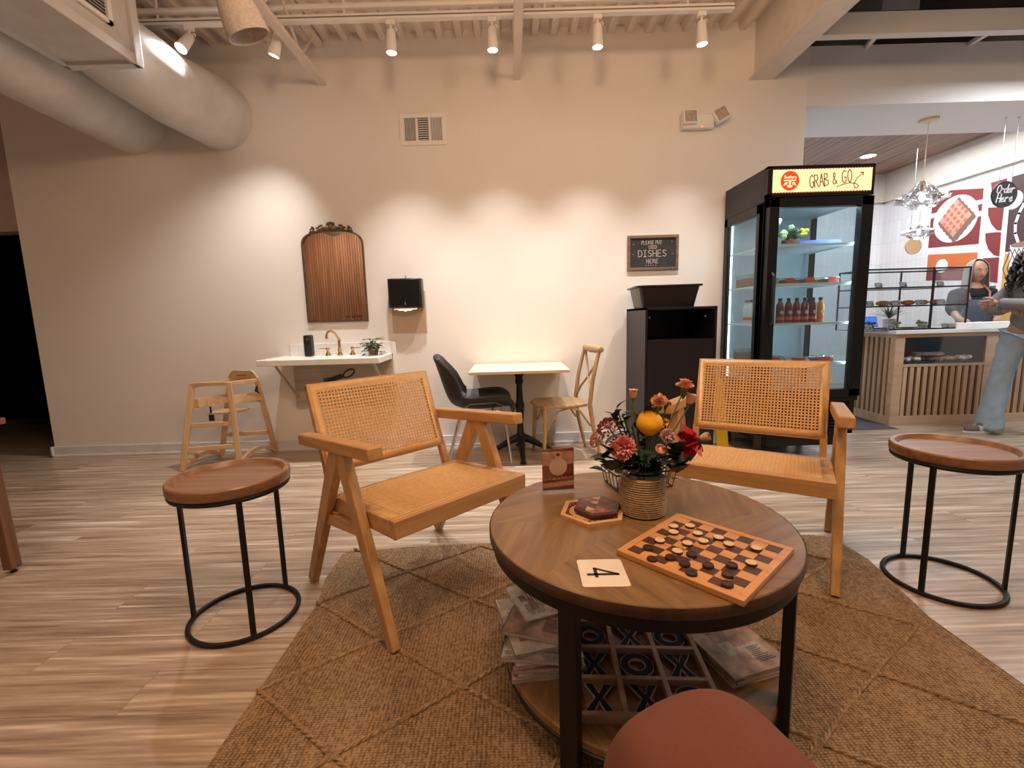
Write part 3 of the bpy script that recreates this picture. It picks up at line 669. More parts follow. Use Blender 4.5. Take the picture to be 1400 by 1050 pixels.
def chair(lab, loc, rz):
    t = thing('lounge_chair', lab, 'chair', loc, rz, 'cane lounge chairs around the coffee table')
    tilt = math.atan2(-.03, .484)
    def ztop(y): return .473 - .03 * y / .484
    b = MB()
    b.bar((-.326, .019, ztop(0) - .034), (.326, .019, ztop(0) - .034), .038, .068, (0, 1, 0))
    b.bar((-.326, .465, ztop(.484) - .03), (.326, .465, ztop(.484) - .03), .038, .060, (0, 1, 0))
    for s in (-1, 1): b.bar((s * .309, .038, ztop(0.02) - .034), (s * .309, .448, ztop(.46) - .030), .034, .066)
    b.build('seat_frame', OAKX, t, bevel=.004)
    c = cane_panel(.626, .456, .0152, .33, .026); c_ = MB(); c_.add(c.v, c.f, T(0, .243, ztop(.243) + .0015) @ RX(tilt)); o = c_.build('seat_cane', CANE, t, weld=True)
    s = o.modifiers.new('thickness', 'SOLIDIFY'); s.thickness = .003
    # back
    p0, p1 = Vector((0, .562, .511)), Vector((0, .697, .882)); d = (p1 - p0).normalized(); L = (p1 - p0).length
    b = MB(); nrm = Vector((0, -d.z, d.y))
    for q in (p0 + d * .014, p1 - d * .014): b.bar((-.31, q.y, q.z), (.31, q.y, q.z), .028, .030, nrm)
    for s in (-1, 1): b.bar((s * .296, p0.y, p0.z), (s * .296, p1.y, p1.z), .028, .030)
    b.build('back_frame', OAKX, t, bevel=.004)
    ang = math.atan2(d.z, d.y); m = (p0 + p1) / 2
    c = cane_panel(.600, L - .012, .0152, .33, .026); c_ = MB(); c_.add(c.v, c.f, T(0, m.y - .0172 * d.z, m.z + .0172 * d.y) @ RX(ang)); o = c_.build('back_cane', CANE, t, weld=True)
    s = o.modifiers.new('thickness', 'SOLIDIFY'); s.thickness = .003
    for s in (-1, 1):
        q0 = p0 - d * .17
        MB().bar((s * .296, q0.y, q0.z), (s * .296, p0.y + d.y * .02, p0.z + d.z * .02), .030, .034).build('back_post', OAKZ, t, bevel=.003)
        # arm, sloping down to the back
        MB().bar((s * .346, .054, .729 - .024), (s * .346, .655, .688 - .026), .058, .048).build('armrest', OAKY, t, bevel=.006)
        # legs
        MB().bar((s * .3465, .315, .684), (s * .3465, .016, .0), .038, .072, w2=.034, h2=.045).build('leg', OAKZ, t, bevel=.004)
        MB().bar((s * .346, .335, .684), (s * .346, .70, .0), .037, .072, w2=.034, h2=.045).build('leg', OAKZ, t, bevel=.004)
        MB().bar((s * .335, .185, .385), (s * .335, .52, .345), .03, .045).build('side_rail', OAKY, t, bevel=.003)
    MB().bar((-.34, .44, .375), (.34, .44, .375), .04, .03, (0, 1, 0)).build('stretcher', OAKX, t, bevel=.003)
    return t
chair('cane lounge chair on the left, turned towards the right, beside the wall-side stool table', (-.182, 1.732, .006), .788)
chair('cane lounge chair on the right, standing in front of the glass fridge', (.974, 1.914, .006), -.558)

# small round side tables
def side_table(lab, loc, a0):
    t = thing('side_table', lab, 'side table', loc, 0, 'round side tables on black ring frames')
    MB().lathe([(.001, .572), (.178, .572), (.186, .584), (.190, .590), (.206, .590), (.210, .585), (.210, .556), (.206, .550), (.001, .550)], 64).build('tray_top', ACACIA, t, bevel=0)
    P = [(.196 * math.cos(2 * PI * i / 48), .196 * math.sin(2 * PI * i / 48), .540) for i in range(48)]
    b = MB(); b.tube(P, .011, 8, closed=True); b.build('top_ring', BLACKM, t)
    P = [(.194 * math.cos(2 * PI * i / 48), .194 * math.sin(2 * PI * i / 48), .0095) for i in range(48)]
    b = MB(); b.tube(P, .0095, 8, closed=True); b.build('base_ring', BLACKM, t)
    for k in range(3):
        a = a0 + k * 2 * PI / 3; c, s = math.cos(a), math.sin(a)
        MB().bar((.194 * c, .194 * s, .012), (.194 * c, .194 * s, .545), .020, .012, (-s, c, 0)).build('leg', BLACKM, t, bevel=.002)
side_table('round wooden side table with black ring base left of the left lounge chair', (-1.095, 1.74, 0), math.radians(187))
side_table('round wooden side table with black ring base at the right edge of the photo', (1.79, 1.84, 0), math.radians(90))

# coffee table
t = thing('coffee_table', 'round two-tier coffee table with sunburst wood top and black metal legs', 'coffee table', (.361, 1.342, .006))
MB().lathe([(.001, .504), (.434, .504), (.440, .508), (.440, .530), (.436, .534), (.001, .534)], 96).build('tabletop', VENEER, t, angle=30)
MB().lathe([(.4395, .5045), (.4412, .507), (.4412, .530), (.4395, .5325)], 96, cap=False).build('edge_band', wood('table_edge_wood', (.030, .013, .007), (.060, .027, .014), (.10, .048, .024), 'z', .45), t)
b = MB().lathe([(.414, .504), (.414, .468), (.430, .468), (.430, .504)], 96, cap=False); b.build('metal_apron', BLACKM, t, angle=30)
for a in (234, 324, 54, 144):
    c, s = math.cos(math.radians(a)), math.sin(math.radians(a))
    MB().bar((.411 * c, .411 * s, .0), (.411 * c, .411 * s, .490), .048, .028, (-s, c, 0)).build('leg', BLACKM, t, bevel=.002)
MB().lathe([(.001, .100), (.398, .100), (.400, .103), (.400, .121), (.396, .125), (.001, .125)], 96).build('lower_shelf', VENEER, t, angle=30)
P = [(.396 * math.cos(2 * PI * i / 64), .396 * math.sin(2 * PI * i / 64), .093) for i in range(64)]
b = MB(); b.tube(P, .008, 6, closed=True); b.build('shelf_ring', BLACKM, t)
TZ = .5402
def small(t): t.scale = (.917, .917, .917); return t

# checkerboard
t = thing('checkerboard', 'wooden checkers board lying on the coffee table', 'game board', (.479, 1.121, TZ), math.radians(-47.5)); small(t)
LB = wood('board_light', (.42, .19, .065), (.55, .27, .10), (.64, .34, .14), 'x', .4); DB = wood('board_dark', (.045, .016, .010), (.075, .028, .017), (.11, .045, .026), 'x', .4)
w = .172
b = MB()
for x0, x1, y0, y1 in ((-w, w, -w, -w + .020), (-w, w, w - .020, w), (-w, -w + .020, -w + .020, w - .020), (w - .020, w, -w + .020, w - .020)): b.box(x0, x1, y0, y1, 0, .016)
b.build('board_frame', LB, t, bevel=.002)
MB().box(-w + .020, w - .020, -w + .020, w - .020, .002, .0135).build('board_base', LB, t, smooth=False)
b = MB(); q = (2 * w - .04) / 8
for i in range(8):
    for j in range(8):
        if (i + j) % 2 == 0: b.box(-w + .02 + i * q, -w + .02 + (i + 1) * q, -w + .02 + j * q, -w + .02 + (j + 1) * q, .0135, .0139)
b.build('dark_squares', DB, t, smooth=False)
def piece(nm, m, lab, grp, x, y, side=None):
    t = thing(nm, lab, 'game piece', (x, y, TZ + .0128), 0, grp); small(t)
    MB().lathe([(.001, 0), (.0135, 0), (.0145, .0015), (.0145, .0065), (.0135, .008), (.0105, .008), (.010, .0072), (.001, .0072)], 20).build('disc', m, t)
    if side: MB().lathe([(.0147, .001), (.0148, .0015), (.0148, .006), (.0146, .0065)], 20, cap=False).build('dark_rim', side, t)
    return t
WP = plain('pale_piece', (.68, .50, .29), .4); DP = plain('dark_piece', (.045, .020, .013), .4)
W_ = [(0.444, 1.248), (0.490, 1.248), (0.431, 1.212), (0.493, 1.201), (0.379, 1.167), (0.445, 1.147), (0.490, 1.157), (0.538, 1.174), (0.548, 1.137), (0.405, 1.108), (0.606, 1.112), (0.558, 1.043)]
D_ = [(0.338, 1.131), (0.331, 1.073), (0.378, 1.079), (0.434, 1.090), (0.401, 1.048), (0.453, 1.038), (0.401, 1.005), (0.508, 1.035), (0.480, 0.996), (0.462, 0.958)]
WL = ['farthest left pale checker at the far corner of the board', 'pale checker at the far corner, right one of the back pair', 'pale checker just in front of the far corner one', 'pale checker in the second row from the far edge, right of the first three', 'pale checker closest to the vase-side edge, beside a dark one', 'pale checker left of the middle of the board', 'pale checker right of the middle one, in the third row', 'pale checker near the far edge, left one of a diagonal pair', 'pale checker near the far edge, right one of a diagonal pair', 'pale checker that touches the row of dark checkers', 'lone pale checker farthest to the right near the far edge', 'lone pale checker nearest the right-hand edge, below the other lone one']
DL = ['dark checker farthest left on the board, behind the corner one', 'dark checker at the left corner nearest the number card', 'dark checker between the left corner pair and the middle', 'dark checker farthest back in the middle of the board', 'dark checker below the middle pale one', 'dark checker in the centre with its shadow on a dark square', 'dark checker on the near edge, left of the bottom-right pair', 'dark checker farthest right of all the dark ones', 'dark checker just above the bottom-most one', 'dark checker nearest to the viewer at the bottom corner']
p0 = piece('checker_piece', WP, WL[0], 'pale checkers on the board', *W_[0], side=DP)
for (x, y), l in list(zip(W_, WL))[1:]: dup(p0, (x, y, TZ + .0128), label=l)
p1 = piece('checker_piece', DP, DL[0], 'dark checkers on the board', *D_[0])
for (x, y), l in list(zip(D_, DL))[1:]: dup(p1, (x, y, TZ + .0128), label=l)

# number card
t = thing('number_card', 'white table number card with a black 4 on the coffee table', 'card', (.204, 1.046, TZ), math.radians(-1)); small(t)
def rrect(w, h, r, n=5):
    P = []
    for cx, cy, a in ((w - r, h - r, 0), (-w + r, h - r, 90), (-w + r, -h + r, 180), (w - r, -h + r, 270)):
        for i in range(n + 1): q = math.radians(a + 90 * i / n); P.append((cx + r * math.cos(q), cy + r * math.sin(q)))
    return P
MB().prism(rrect(.060, .066, .008), 0, .002).build('card', plain('card_white', (.74, .66, .56), .3), t)
b = MB(); M = T(0, 0, 0) @ RZ(-PI / 2)
ribbon(b, [(.010, -.038), (.010, .038)], .010, .0021, .0026, M); ribbon(b, [(.010, .038), (-.019, -.018)], .008, .0021, .0026, M); ribbon(b, [(-.019, -.018), (.021, -.018)], .009, .0021, .0026, M)
b.build('numeral', plain('ink_black', (.012, .014, .016), .4), t, smooth=False)

# hexagon puzzles
def hexa(r, rot=0.0): return [(r * math.cos(rot + k * PI / 3), r * math.sin(rot + k * PI / 3)) for k in range(6)]
t = thing('hexagon_tray', 'pale wooden hexagonal puzzle tray beside the vase', 'puzzle', (.240, 1.390, TZ), math.radians(14)); small(t)
PAL = wood('puzzle_maple', (.48, .25, .09), (.62, .35, .15), (.70, .43, .20), 'x', .4)
b = MB(); o_, i_ = hexa(.116), hexa(.099)
b.add([(*p, 0) for p in o_] + [(*p, .012) for p in o_] + [(*p, .012) for p in i_] + [(*p, .004) for p in i_], [(k * 6 + i, k * 6 + (i + 1) % 6, (k + 1) * 6 + (i + 1) % 6, (k + 1) * 6 + i) for k in range(3) for i in range(6)] + [tuple(range(18, 24)), tuple(range(6))[::-1]])
b.build('tray', PAL, t, smooth=False)
RED1 = plain('padauk', (.19, .045, .022), .4, var=.15, sc=20); GREYT = plain('slate_piece', (.055, .06, .07), .4); CRM = plain('maple_piece', (.62, .38, .2), .4); RB = plain('rust_piece', (.30, .10, .045), .4); PUR = plain('purple_wood', (.085, .025, .03), .4)
b = MB()
for i in range(30):
    a = 2 * PI * i / 30; r = .086
    b.prism(hexa(.007, .3), .004, .0105, T(r * math.cos(a), r * math.sin(a), 0))
b.build('loose_pieces', [RED1], t, smooth=False)
t = thing('hexagon_puzzle', 'dark red hexagonal tangram puzzle lying on the pale tray', 'puzzle', (.256, 1.396, TZ + .0130), math.radians(10)); small(t)
t.rotation_euler = (math.radians(2.0), math.radians(-1.0), math.radians(10))
MB().prism(hexa(.083), 0, .012).build('puzzle_frame', PUR, t, bevel=.0015, smooth=False)
b = MB(); h = .072; ms = [RED1, GREYT, CRM, RB, PUR]
tri = lambda k: [(0, 0), (h * math.cos(k * PI / 3), h * math.sin(k * PI / 3)), (h * math.cos((k + 1) * PI / 3), h * math.sin((k + 1) * PI / 3))]
for k in range(6):
    A, B, C_ = [Vector(p) for p in tri(k)]; m1, m2, m3 = (A + B) / 2, (B + C_) / 2, (A + C_) / 2
    for q, (tr, m) in enumerate((((A, m1, m3), (k * 2) % 5), ((m1, B, m2), (k + 1) % 5 if k % 2 else 0), ((m3, m2, C_), 3 if k % 2 else 0), ((m1, m2, m3), (k + 3) % 4))):
        c = (tr[0] + tr[1] + tr[2]) / 3; b.m = m; b.prism([tuple(c + (v - c) * .96) for v in tr], .012, .0135)
b.build('inlaid_pieces', ms, t, smooth=False)

# review sign in acrylic stand
t = thing('review_sign', 'red card in a clear acrylic stand asking for a review', 'table sign', (.152, 1.570, TZ), math.radians(6)); small(t)
b = MB().box(-.062, .062, -.003, -.0015, .012, .176); b.box(-.062, .062, .0015, .003, .012, .176); b.box(-.066, .066, -.025, .025, 0, .004); b.box(-.066, .066, -.008, .008, .004, .013)
b.build('acrylic_stand', ACRYL, t, bevel=.001, smooth=False)
MB().box(-.060, .060, -.0013, .0013, .013, .173).build('card', plain('card_red', (.20, .018, .014), .5), t, smooth=False)
M = T(0, -.0014, 0) @ RX(PI / 2)
b = MB(); b.m = 0; b.prism([(-.06, .108), (.06, .114), (.06, .163), (-.06, .163)], 0, .0001, M); b.prism([(-.06, .022), (.06, .030), (.06, .048), (-.06, .040)], 0, .0001, M)
b.build('pink_bands', plain('card_pink', (.58, .33, .26), .5, var=.3, sc=60), t, smooth=False)
b = MB(); b.prism(circle(.034, 32, 0, .103), 0.0001, .0003, M); b.prism(rrect(.010, .014, .003), .0001, .0003, M @ T(0, .148, 0)); b.build('cream_circle', plain('card_cream', (.66, .50, .40), .5), t, smooth=False)
b = MB(); b.prism(circle(.007, 20, 0, .151), .0003, .0004, M); b.build('emblem', plain('card_darkred', (.13, .012, .012), .5), t, smooth=False)
b = MB(); letters(b, 'Give us a Review'.replace('R', 'R'), 0, .052, .0125, .13, .66, .9, M=M @ T(0, .003, .0001), center=True, tilt=.05, z1=.0003); b.build('lettering', plain('card_light', (.62, .42, .36), .5), t, smooth=False)

# wire basket with sugar packets
t = thing('wire_basket', 'black wire basket with sugar packets behind the vase', 'basket', (.445, 1.624, TZ), math.radians(12)); small(t)
b = MB()
def rect(z, w, d): return [(-w, -d, z), (w, -d, z), (w, d, z), (-w, d, z)]
for z, w, d, r in ((.072, .125, .070, .0038), (.006, .112, .062, .003)): b.tube(rect(z, w, d), r, 6, closed=True)
for i in range(9):
    u = -1 + 2 * i / 8
    for s in (-1, 1): b.tube([(u * .125, s * .070, .072), (u * .112, s * .062, .006)], .0016, 5)
    b.tube([(u * .112, -.062, .006), (u * .112, .062, .006)], .0016, 5)
for i in range(5):
    u = -1 + 2 * i / 4
    for s in (-1, 1): b.tube([(s * .125, u * .070, .072), (s * .112, u * .062, .006)], .0016, 5)
b.tube([(.125, -.07, .072), (.135, -.05, .115), (.135, .05, .115), (.125, .07, .072)], .003, 6)
b.build('wire_frame', BLACKM, t)
r_ = random.Random(11)
cols = [('paper_white', (.72, .68, .62)), ('packet_tan', (.50, .36, .22)), ('packet_pink', (.62, .25, .25)), ('packet_purple', (.10, .06, .20)), ('packet_white2', (.75, .70, .66))]
for i in range(14):
    nm, c = cols[[0, 4, 0, 1, 0, 4, 1, 0, 3, 2, 4, 0, 1, 4][i]]
    M = T(-.108 + i * .0135, r_.uniform(-.01, .01), .012) @ RZ(r_.uniform(-.15, .15)) @ RY(r_.uniform(-.12, .25))
    o = MB().box(-.002, .002, -.035, .035, 0, .058, M).build('sugar_packet', plain(nm, c, .7), None, bevel=.001)
    o.location = t.location; o.rotation_euler = t.rotation_euler; small(o)
    tag(o, 'paper sugar packet standing in the wire basket behind the vase', 'sugar packet', 'sugar packets in the wire basket')

# vase and bouquet
VX, VY = .396, 1.390
t = thing('wrapped_vase', 'glass jar vase wrapped in straw-coloured cord on the coffee table', 'vase', (VX, VY, TZ)); small(t)
pr = [(.001, 0), (.066, .0)]
for i in range(17):
    z = .004 + i * .0075; r0 = .068 + .006 * math.sin(PI * min(1, (i + 2) / 18.0))
    pr += [(r0 + .000, z), (r0 + .0046, z + .0022), (r0 + .0048, z + .0050), (r0, z + .0073)]
pr += [(.064, .134), (.001, .134)]
cord = plain('straw_cord', (.50, .33, .175), .75, var=.3, sc=90, bmp=.6)
MB().lathe(pr, 48).build('cord_wrap', cord, t, angle=80)
MB().lathe([(.066, .134), (.064, .145), (.056, .150), (.055, .166), (.058, .168), (.058, .172), (.054, .172), (.052, .15), (.060, .142), (.062, .134)], 40).build('glass_neck', glass('jar_glass', (.55, .58, .56), .15, .03), t)
MB().tube([(.055 * math.cos(a), .055 * math.sin(a), .156) for a in [2 * PI * i / 24 for i in range(24)]], .0025, 6, closed=True).build('neck_wire', BLACKM, t)

GREEN = plain('stem_green', (.10, .16, .06), .6); DLEAF = plain('dark_leaf', (.022, .042, .020), .45, var=.4, sc=30)
def stem_to(p, mb):
    p = Vector(p); b0 = Vector((VX + (p.x - VX) * .12, VY + (p.y - VY) * .12, TZ + .125)); m = b0.lerp(p, .5) + Vector(((p.x - VX) * .04, 0, .01))
    mb.tube([b0, b0.lerp(m, .6), m.lerp(p, .5), p], .0022, 6)
def flower(nm, lab, cat, p, r, mat, kind, grp='flowers in the wrapped vase', seed=1, flat=.75, tilt=(0, 0)):
    R = random.Random(seed); q = (p[0], p[1], p[2]); t = thing(nm, lab, cat, (0, 0, 0), 0, grp)
    b = MB(); M = T(*q) @ RX(tilt[0]) @ RY(tilt[1])
    if kind == 'carnation':
        for lay in range(6):
            rr = r * (1 - lay * .14); zz = r * (.10 + lay * .13); K = 44; vs = []; vs.append((0, 0, zz - r * .35))
            for i in range(K):
                a = 2 * PI * i / K; j = rr * (1 + .12 * math.sin(i * 2.9 + lay) + R.uniform(-.07, .07)); vs.append((j * math.cos(a), j * math.sin(a), zz + (R.uniform(-.10, .16) + .10 * (i % 2)) * r))
            for i in range(K):
                a = 2 * PI * i / K; j = rr * .6; vs.append((j * math.cos(a), j * math.sin(a), zz - r * .15 + .12 * r * (i % 2)))
            fs = [(0, 1 + K + i, 1 + K + (i + 1) % K) for i in range(K)] + [(1 + K + i, 1 + i, 1 + (i + 1) % K, 1 + K + (i + 1) % K) for i in range(K)]
            b.add(vs, fs, M)
        for i in range(26):
            a = R.uniform(0, 6.28); q2 = R.uniform(0, r * .5); leaf(b, M @ Vector((q2 * math.cos(a), q2 * math.sin(a), r * .45)), M.to_3x3() @ Vector((math.cos(a), math.sin(a), 1.4)), r * .5, r * .38, fold=.5)
    elif kind == 'rose':
        for lay in range(6):
            K = 5; rr = r * (1.02 - lay * .16)
            for i in range(K):
                a = 2 * PI * (i + lay * .37) / K; vs = []; fs = []
                for u in range(7):
                    for v in range(6):
                        th = a + (u / 6 - .5) * 1.55; ph = v / 5
                        rad = rr * (math.sin(PI * (.10 + .76 * ph)) ** .8 + (.10 * ph ** 4 if lay < 2 else -.04)); z = -r * .85 + r * (1.72 + .05 * lay) * ph - .05 * r * abs(u / 6 - .5) * 4 * ph + .03 * r * math.sin(i * 2.3 + u)
                        vs.append((rad * math.cos(th), rad * math.sin(th), z))
                fs = [(u * 6 + v, (u + 1) * 6 + v, (u + 1) * 6 + v + 1, u * 6 + v + 1) for u in range(6) for v in range(5)]
                b.add(vs, fs, M)
    elif kind == 'bud':
        b.lathe([(.001, -r), (r * .45, -r * .6), (r * .62, 0), (r * .75, r * .5)], 12, M)
        for i in range(16):
            a = i * 2.4; leaf(b, M @ Vector((.25 * r * math.cos(a), .25 * r * math.sin(a), r * .1)), M.to_3x3() @ Vector((math.cos(a) * .55, math.sin(a) * .55, 1)), r * .95, r * .55, fold=.4)
    elif kind == 'ruffle':
        for i in range(16):
            a = i * 2.4; e = R.uniform(-.1, .9); d = Vector((math.cos(a), math.sin(a), e)); leaf(b, M @ Vector((0, 0, 0)), M.to_3x3() @ d, r * R.uniform(.8, 1.15), r * .95, fold=R.uniform(.1, .9), n=6)
    elif kind == 'cluster':
        for i in range(190):
            a = R.uniform(0, 6.28); u = R.uniform(0, 1) ** .5; z = r * .5 * (1 - u * u) + R.uniform(-.1, .1) * r
            b.ball(M @ Vector((r * u * math.cos(a), r * u * math.sin(a), z)), r * R.uniform(.06, .11), 6, 4)
    b.build('petals', mat, t)
    s = MB(); stem_to((q[0], q[1], q[2] - r * (.8 if kind in ('rose', 'bud') else .1)), s)
    if kind in ('bud', 'carnation', 'rose'): s.lathe([(.002, -r * 1.5), (r * .36, -r * .9), (r * .42, -r * .35)], 8, M)
    s.build('stem', GREEN, t)
    return t
PEACH = plain('petal_peach', (.82, .44, .27), .6, var=.2, sc=60); PINK = plain('petal_pink', (.78, .30, .27), .6, var=.2, sc=50)
flower('yellow_rose', 'large yellow rose in the middle of the bouquet', 'flower', (0.410, 1.376, 0.824), 0.0385, plain('petal_yellow', (.86, .44, .015), .5, var=.12, sc=25), 'rose', tilt=(.25, 0))
flower('pink_carnation', 'big pink carnation low at the left front of the bouquet', 'flower', (0.323, 1.348, 0.760), 0.0385, PINK, 'carnation', seed=2, tilt=(.95, -.35))
flower('red_flower', 'dark red ruffled flower at the right of the bouquet', 'flower', (0.527, 1.376, 0.763), 0.0514, plain('petal_red', (.42, .008, .018), .45, var=.2, sc=40), 'ruffle', seed=3, tilt=(.9, .4))
flower('peach_carnation', 'open peach carnation on the tallest stem, upper right', 'flower', (0.514, 1.376, 0.934), 0.0257, PEACH, 'carnation', seed=4, tilt=(.1, .1))
flower('peach_bud', 'single peach carnation bud standing up left of centre', 'flower', (0.365, 1.394, 0.914), 0.0174, PEACH, 'bud', seed=5)
flower('peach_carnation', 'peach carnation in the upper middle, left of the tallest one', 'flower', (0.447, 1.403, 0.886), 0.0248, PEACH, 'carnation', seed=6, tilt=(.5, -.2))
flower('peach_carnation', 'small peach carnation just right of the upper middle one', 'flower', (0.471, 1.403, 0.877), 0.0138, PEACH, 'carnation', seed=7, tilt=(.4, .3))
flower('peach_bud', 'peach carnation bud at upper right below the tallest bloom', 'flower', (0.534, 1.385, 0.895), 0.0202, PEACH, 'bud', seed=8, tilt=(0, .3))
flower('striped_carnation', 'pink and white striped carnation beside the yellow rose', 'flower', (0.451, 1.339, 0.794), 0.0229, plain('petal_striped', (.82, .48, .46), .6, var=.5, sc=110), 'carnation', seed=9, tilt=(1.0, .1))
flower('peach_bud', 'small peach bloom under the yellow rose', 'flower', (0.427, 1.330, 0.756), 0.0202, PEACH, 'bud', seed=10, tilt=(.9, 0))
flower('pink_bloom', 'faded pink bloom drooping at the right above the vase rim', 'flower', (0.491, 1.367, 0.712), 0.0238, plain('petal_dusty', (.60, .28, .24), .6, var=.3, sc=40), 'ruffle', seed=12, tilt=(1.2, .6))
flower('beige_bud', 'withered beige bud at the far right tip of the bouquet', 'flower', (0.576, 1.376, 0.778), 0.0183, plain('petal_beige', (.52, .36, .20), .7), 'bud', seed=13, tilt=(.2, 1.2))
flower('burgundy_cluster', 'burgundy cluster of tiny blossoms at the upper left', 'flower', (0.292, 1.394, 0.815), 0.0385, plain('petal_burgundy', (.24, .055, .06), .7, var=.5, sc=60), 'cluster', seed=14, tilt=(.4, -.5))
flower('rust_cluster', 'rust-coloured cluster of tiny blossoms hanging at the far left', 'flower', (0.255, 1.394, 0.776), 0.0275, plain('petal_rust', (.42, .17, .10), .7, var=.5, sc=60), 'cluster', seed=15, tilt=(.6, -.9))
flower('green_bloom', 'pale green ruffled bloom low at the left above the vase', 'flower', (0.316, 1.367, 0.701), 0.0257, plain('petal_green', (.26, .28, .10), .6, var=.3, sc=40), 'ruffle', seed=16, tilt=(1.2, -.5))
flower('yellow_bloom', 'small half-hidden yellow bloom behind the rose', 'flower', (0.463, 1.403, 0.820), 0.0220, plain('petal_yellow', (.86, .44, .015), .5), 'ruffle', seed=17, tilt=(.5, .3))
# foliage sprigs, each a thing
r_ = random.Random(21)
def sprig(lab, pts, L, W, seed):
    R = random.Random(seed); t = thing('leaf_sprig', lab, 'leaves', (0, 0, 0), 0, 'leaf sprigs in the bouquet'); b = MB(); s = MB()
    for p in pts:
        stem_to(p, s)
        for k in range(4):
            a = R.uniform(0, 6.28); leaf(b, Vector(p) + Vector((0, 0, -k * L * .3)), (math.cos(a) * .7, -abs(math.sin(a)) * .5, R.uniform(.2, 1)), L, W, n=6)
    b.build('leaves', DLEAF, t); s.build('stems', GREEN, t)
sprig('pointed dark green leaf sprig rising at the upper left of the bouquet', [(0.316, 1.394, 0.870), (0.332, 1.394, 0.855), (0.307, 1.385, 0.840), (0.344, 1.403, 0.829)], .045, .024, 1)
sprig('broad dark leaves hanging at the left of the bouquet', [(0.275, 1.376, 0.757), (0.292, 1.358, 0.742), (0.284, 1.376, 0.728)], .062, .052, 2)
sprig('broad dark leaves at the right under the red flower', [(0.477, 1.335, 0.751), (0.470, 1.339, 0.723), (0.486, 1.348, 0.737)], .066, .054, 3)
sprig('dark leaves filling the middle just above the vase', [(0.394, 1.348, 0.728), (0.376, 1.358, 0.710), (0.413, 1.358, 0.705), (0.367, 1.348, 0.737), (0.431, 1.358, 0.719), (0.394, 1.376, 0.691), (0.349, 1.376, 0.728), (0.440, 1.376, 0.701)], .055, .042, 4)
sprig('leaf sprig behind the yellow rose', [(0.385, 1.422, 0.829), (0.367, 1.413, 0.811), (0.422, 1.431, 0.856), (0.353, 1.413, 0.778), (0.404, 1.422, 0.774)], .05, .026, 5)

# tic-tac-toe tray on the lower shelf
SZ = .1312
t = thing('tic_tac_toe_tray', 'wooden tic-tac-toe tray on the lower shelf of the coffee table', 'board game', (.338, 1.225, SZ), math.radians(-4))
TW = wood('tray_wood', (.20, .11, .065), (.28, .165, .10), (.35, .215, .135), 'x', .6); TD = wood('tray_inner_wood', (.13, .06, .035), (.19, .095, .055), (.25, .13, .08), 'x', .6)
b = MB(); s_ = .19
for k in range(4):
    p = -s_ + k * (2 * s_ - .014) / 3
    b.box(p, p + .014, -s_, s_, 0.002, .030)
    b.box(-s_, s_, p, p + .014, 0.002, .029)
b.build('grid_frame', TW, t, bevel=.0015, smooth=False)
MB().box(-s_, s_, -s_, s_, 0, .006).build('tray_base', TD, t, smooth=False)
MAR = ['OXO', 'XOX', 'XXO']; cw = (2 * s_ - .014) / 3
BP = plain('game_black', (.006, .006, .007), .75, spec=.15); LN = plain('game_outline', (.34, .30, .27), .6)
def ring(mb, r0, r1, z0, z1, M, n=32):
    vs = [(r * math.cos(2 * PI * i / n), r * math.sin(2 * PI * i / n), z) for (r, z) in ((r0, z0), (r1, z0), (r1, z1), (r0, z1)) for i in range(n)]
    mb.add(vs, [(k * n + i, k * n + (i + 1) % n, ((k + 1) % 4) * n + (i + 1) % n, ((k + 1) % 4) * n + i) for k in range(4) for i in range(n)], M)
def xshape(w, h, a):
    return [(-w, h), (-w + a, h), (0, h * .28), (w - a, h), (w, h), (a * .42, 0), (w, -h), (w - a, -h), (0, -h * .28), (-w + a, -h), (-w, -h), (-a * .42, 0)]
rows = ['back', 'middle', 'front']; cs = ['left', 'centre', 'right']
for r in range(3):
    for c in range(3):
        ch = MAR[r][c]; lx = -s_ + .007 + cw * (c + .5); ly = s_ - .007 - cw * (r + .5); w_ = Vector((lx, ly, .006)); w_.rotate(t.rotation_euler.to_matrix() if hasattr(t.rotation_euler, 'to_matrix') else t.rotation_euler)
        g = thing('letter_%s_piece' % ch.lower(), 'black wooden %s piece in the %s row, %s cell of the tray' % (ch, rows[r], cs[c]), 'game piece', (t.location.x + w_.x, t.location.y + w_.y, SZ + .0062), t.rotation_euler.z + rnd.uniform(-.06, .06), 'black letter pieces in the tic-tac-toe tray')
        b = MB(); l = MB()
        if ch == 'O':
            ring(b, .024, .046, 0, .012, None); ring(l, .0230, .0243, .004, .0124, None); ring(l, .0457, .0470, .004, .0124, None)
        else:
            b.prism(xshape(.038, .046, .024), 0, .012); P = xshape(.038, .046, .024)
            P2 = P + [P[0]]
            ribbon(l, P2, .0011, .004, .0124)
        b.build('body', BP, g, smooth=False, bevel=.001); l.build('outline', LN, g, smooth=False)

